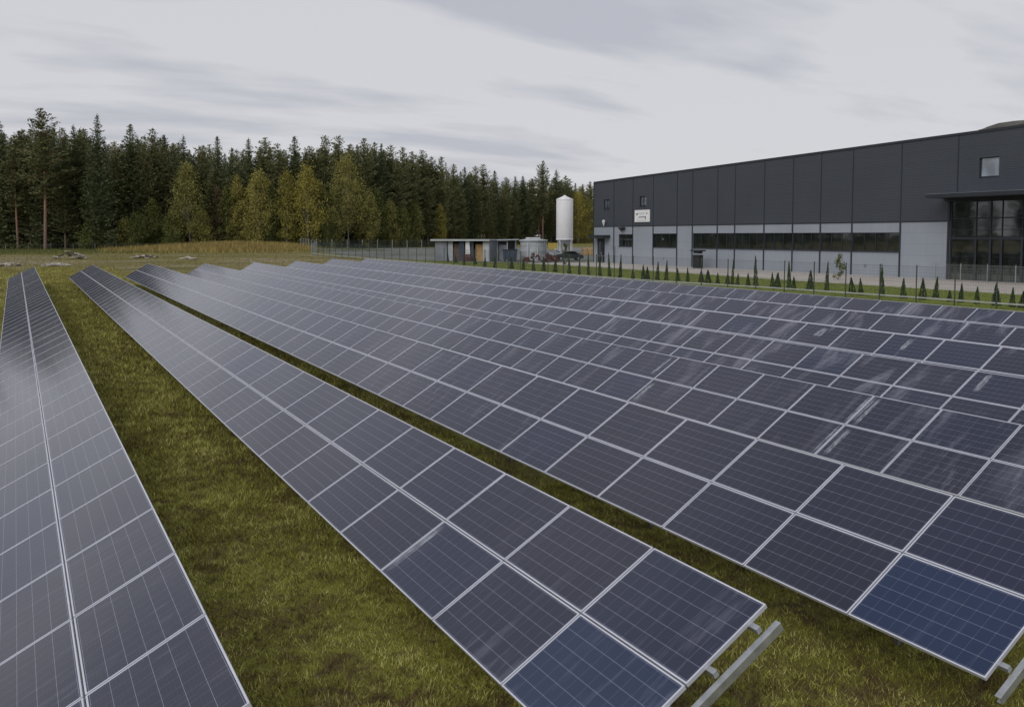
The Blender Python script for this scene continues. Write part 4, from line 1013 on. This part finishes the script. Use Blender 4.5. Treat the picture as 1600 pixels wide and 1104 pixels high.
# blue waste container
e = empty('waste_container', (62.5, 113.6, zat(62.5, 113.6)), AZ, 'dark blue steel waste container in front of the small shed', 'container')
m = MB(); m.prism([(-.95, .25), (.95, .25), (1.1, 1.7), (-1.1, 1.7)], -.6, .6); m.build('body', M['blue_grey'], e)
m = MB(); m.box(-1.15, 1.15, -.66, .66, 1.702, 1.80); m.build('lid', M['dark_trim'], e)
m = MB()
for q in (-.7, 0, .7): m.box(q-.04, q+.04, -.64, -.601, .3, 1.65)
m.build('rib', M['dark_trim'], e)
for q in (-.75, .75):
    m = MB(); m.tube([(q, -.5, .12), (q, .5, .12)], .12, 10); m.build('wheel', M['rubber'], e)
# round tank
e = empty('round_tank', (66.8, 114.2, zat(66.8, 114.2)), 0, 'wide round light grey tank with flat rimmed lid, left of the white silo', 'tank')
m = MB(); m.lathe([(1.95, 0), (1.95, 3.1)], 40)
for z in (.7, 1.5, 2.3): m.lathe([(1.951, z-.03), (1.99, z-.02), (1.99, z+.02), (1.951, z+.03)], 40)
m.build('shell', M['grey_light'], e)
m = MB(); m.lathe([(2.15, 3.0), (2.15, 3.14), (1.2, 3.28), (0, 3.32)], 40); m.build('lid', M['grey_light'], e)
m = MB(); m.box(-1.0, .9, -.5, .5, 3.33, 3.50); m.build('hatch', M['white'], e)
m = MB(); m.tube([(-1.7, -1.35, .1), (-1.7, -1.35, 2.8)], .06, 8); m.tube([(-.5, -2.1, .1), (-.5, -2.1, 2.5)], .05, 8); m.build('pipe', M['white_dirty'], e)
m = MB()
for q in (-.2, .2): m.tube([(q+.9, -2.05, .1), (q+.9, -2.05, 3.1)], .025, 6)
for z in np.arange(.3, 3.1, .3): m.box(.72, 1.08, -2.07, -2.03, z, z+.03)
m.build('ladder', M['galv'], e)
# machinery scraps
def scrap(x, y, w, h, mat, lab, seed, cat='scrap heap'):
    r = random.Random(seed); m = MB(); e = empty('scrap_heap', (x, y, zat(x, y)-.02), AZ, lab, cat)
    for i in range(16):
        cx = r.uniform(-w/2, w/2); cz = r.uniform(0, h)*(1-abs(cx)/w*1.3); s = r.uniform(.12, .35)
        a = r.uniform(0, 3.1); l = r.uniform(.5, 1.3)
        if i % 2: m.tube([(cx-l/2*math.cos(a), r.uniform(-.4, .4), max(.1, cz)), (cx+l/2*math.cos(a), r.uniform(-.4, .4), max(.1, cz)+abs(l/2*math.sin(a)))], r.uniform(.05, .16), 7)
        else:
            y0 = r.uniform(-.6, .2); m.box(cx-s, cx+s, y0, y0+.5, max(0, cz-s*.6), max(.15, cz+s*.6))
    m.build('rubble', mat, e); return e
scrap(64.6, 110.6, 2.6, 1.2, M['rust'], 'heap of dark red steel parts in front of the round tank', 1)
scrap(67.0, 109.6, 2.2, 1.0, M['rust'], 'second heap of red brown scrap, right of the tank front', 2)
scrap(69.8, 116.2, 2.4, 1.4, M['dark_in'], 'dark heap of machine parts between the round tank and the silo', 3)
e = scrap(79.5, 128, 3.0, 1.3, M['grey_light'], 'pale heap of scrap metal right of the silo foot', 5)
# silo
si = empty('silo', (86.36, 136.44, zat(86.4, 136.4)), 0, 'tall white cylindrical silo with conical top on a steel leg frame', 'silo')
m = MB(); m.lathe([(1.50, 3.1), (1.52, 3.14), (1.52, 10.0), (1.50, 10.06)], 48); m.build('cylinder', M['white'], si)
m = MB(); m.lathe([(1.56, 9.98), (1.56, 10.08), (.25, 10.68), (.25, 10.80), (0, 10.81)], 48); m.build('cone_roof', M['white'], si)
m = MB(); m.lathe([(1.49, 3.12), (1.1, 2.4), (.35, 1.3), (.35, 1.0), (0, 1.0)], 32); m.build('hopper', M['white_dirty'], si)
m = MB(); m.lathe([(1.54, 2.75), (1.54, 3.08), (1.47, 3.08), (1.47, 2.75)], 48); m.build('skirt', M['white_dirty'], si)
for a in (.4, 1.97, 3.54, 5.11):
    m = MB(); ca, sa = math.cos(a)*1.42, math.sin(a)*1.42
    m.box(ca-.09, ca+.09, sa-.09, sa+.09, 0, 2.76); m.build('leg', M['white_dirty'], si)
m = MB()
for i in range(4):
    a, b = .4+i*1.571, .4+(i+1)*1.571
    m.tube([(math.cos(a)*1.42, math.sin(a)*1.42, .3), (math.cos(b)*1.42, math.sin(b)*1.42, 2.7)], .04, 6); m.tube([(math.cos(b)*1.42, math.sin(b)*1.42, .3), (math.cos(a)*1.42, math.sin(a)*1.42, 2.7)], .04, 6)
m.build('brace', M['galv'], si)
a = -1.2; m = MB()
for q in (-.2, .2):
    m.tube([(math.cos(a)*1.62 - math.sin(a)*q, math.sin(a)*1.62 + math.cos(a)*q, .2), (math.cos(a)*1.62 - math.sin(a)*q, math.sin(a)*1.62 + math.cos(a)*q, 10.2)], .03, 6)
m.build('ladder', M['white_dirty'], si)
m = MB(); m.box(-.9, -.1, -1.3, -.9, 1.9, 2.6); m.build('control_box', M['grey_metal'], si)
# vehicles
def car(x, y, rz, paint, lab, hgt=1.5):
    e = empty('parked_car', (x, y, zat(x, y)), rz, lab, 'car', 'cars parked in the yard')
    prof = [(-2.15, .35), (-2.2, .75), (-2.05, .95), (-1.35, 1.02), (-.75, hgt), (.75, hgt), (1.45, .98), (2.1, .88), (2.2, .6), (2.15, .35)]
    m = MB(); m.prism(prof, -.82, .82); b = m.build('body', paint, e)
    bv = b.modifiers.new('bevel', 'BEVEL'); bv.width = .09; bv.segments = 3; bv.limit_method = 'ANGLE'
    for sy in (-1, 1):
        m = MB(); yy = (.822, .83) if sy > 0 else (-.83, -.822)
        m.prism([(-1.15, 1.04), (-.72, hgt-.1), (-.05, hgt-.1), (-.05, 1.04)], *yy); m.prism([(.03, 1.04), (.03, hgt-.1), (.70, hgt-.1), (1.2, 1.02)], *yy); m.build('side_window', M['car_glass'], e)
        for q in (-1.35, 1.35):
            w = MB(); w.tube([(q, sy*.66, .33), (q, sy*.86, .33)], .33, 18); t_ = w.build('wheel', M['rubber'], e)
            w = MB(); w.tube([(q, sy*.861, .33), (q, sy*.875, .33)], .19, 14); w.build('rim', M['galv'], t_)
        m = MB(); m.box(2.16, 2.215, sy*.62-.15, sy*.62+.15, .62, .76); m.build('headlight', M['white'], e)
    m = MB(); m.add([(1.42, -.7, 1.03), (1.42, .7, 1.03), (.80, .66, hgt-.04), (.80, -.66, hgt-.04), (1.45, -.7, 1.05), (1.45, .7, 1.05), (.83, .66, hgt-.02), (.83, -.66, hgt-.02)],
                    [(0,3,2,1),(4,5,6,7),(0,1,5,4),(1,2,6,5),(2,3,7,6),(3,0,4,7)]); m.build('windscreen', M['car_glass'], e)
    return e
car(72.9, 114.0, AZ+.15, M['car_dark'], 'dark grey car parked on the paving near the far corner of the hall', 1.45)
pallet_stack(90.6, 135.3, 2.0, 1.2, 4, M['ochre'], 'stack of ochre timber left of the hall corner')
pallet_stack(99.0, 161.0, 2.2, 1.2, 4, M['yellow'], 'distant yellow stack seen left of the silo legs')
pallet_stack(107.0, 150.0, 2.2, 1.2, 4, M['yellow'], 'distant yellow stack seen right of the silo legs')

# ================================================================== RUBBLE AND BITS BEYOND THE ROWS
def heap(x, y, w, h, lab, seed, n=14, dark=False):
    r = random.Random(seed); e = empty('rubble_pile', (x, y, float(gz(x, y))), 0, lab, 'rubble')
    m = MB(); k = MB()
    for i in range(n):
        cx, cy = r.uniform(-w/2, w/2), r.uniform(-w/4, w/4); cz = h*max(0, 1-abs(cx)/(w/2))*r.uniform(.2, 1)
        s = r.uniform(.15, .5); a = r.uniform(0, 3.14); t = r.uniform(-.4, .4); th = r.uniform(.06, .14)
        u_ = Vector((math.cos(a), math.sin(a), t))*s; v_ = Vector((-math.sin(a), math.cos(a), r.uniform(-.3, .3)))*s*r.uniform(.5, 1); c0 = Vector((cx, cy, cz+.08)); n_ = u_.cross(v_).normalized()*th
        P = [c0-u_-v_, c0+u_-v_*.8, c0+u_*.8+v_, c0-u_+v_]
        tgt = k if (dark and i % 3 == 0) else m
        tgt.add(P + [p+n_ for p in P], [(0,3,2,1),(4,5,6,7),(0,1,5,4),(1,2,6,5),(2,3,7,6),(3,0,4,7)])
    m.build('slab', M['rubble'], e)
    if k.v: k.build('soil', M['stone_dark'], e)
heap(5.9, 136.5, 3.6, 1.3, 'pile of broken white concrete slabs beyond the ends of the two left rows', 1, 34, True)
heap(3.6, 113.0, 2.6, .2, 'flat strip of pale rubble just behind the end of the leftmost row', 2, 26)
heap(15.6, 137.0, 3.0, .25, 'low line of pale and brown rubble between the second and third row ends', 3, 26, True)
heap(-1.0, 116.0, 2.2, .25, 'small white rubble patch left of the leftmost row end', 6, 14)
heap(20.2, 129.0, 2.0, .25, 'small pale stones behind the third row end', 5, 10)
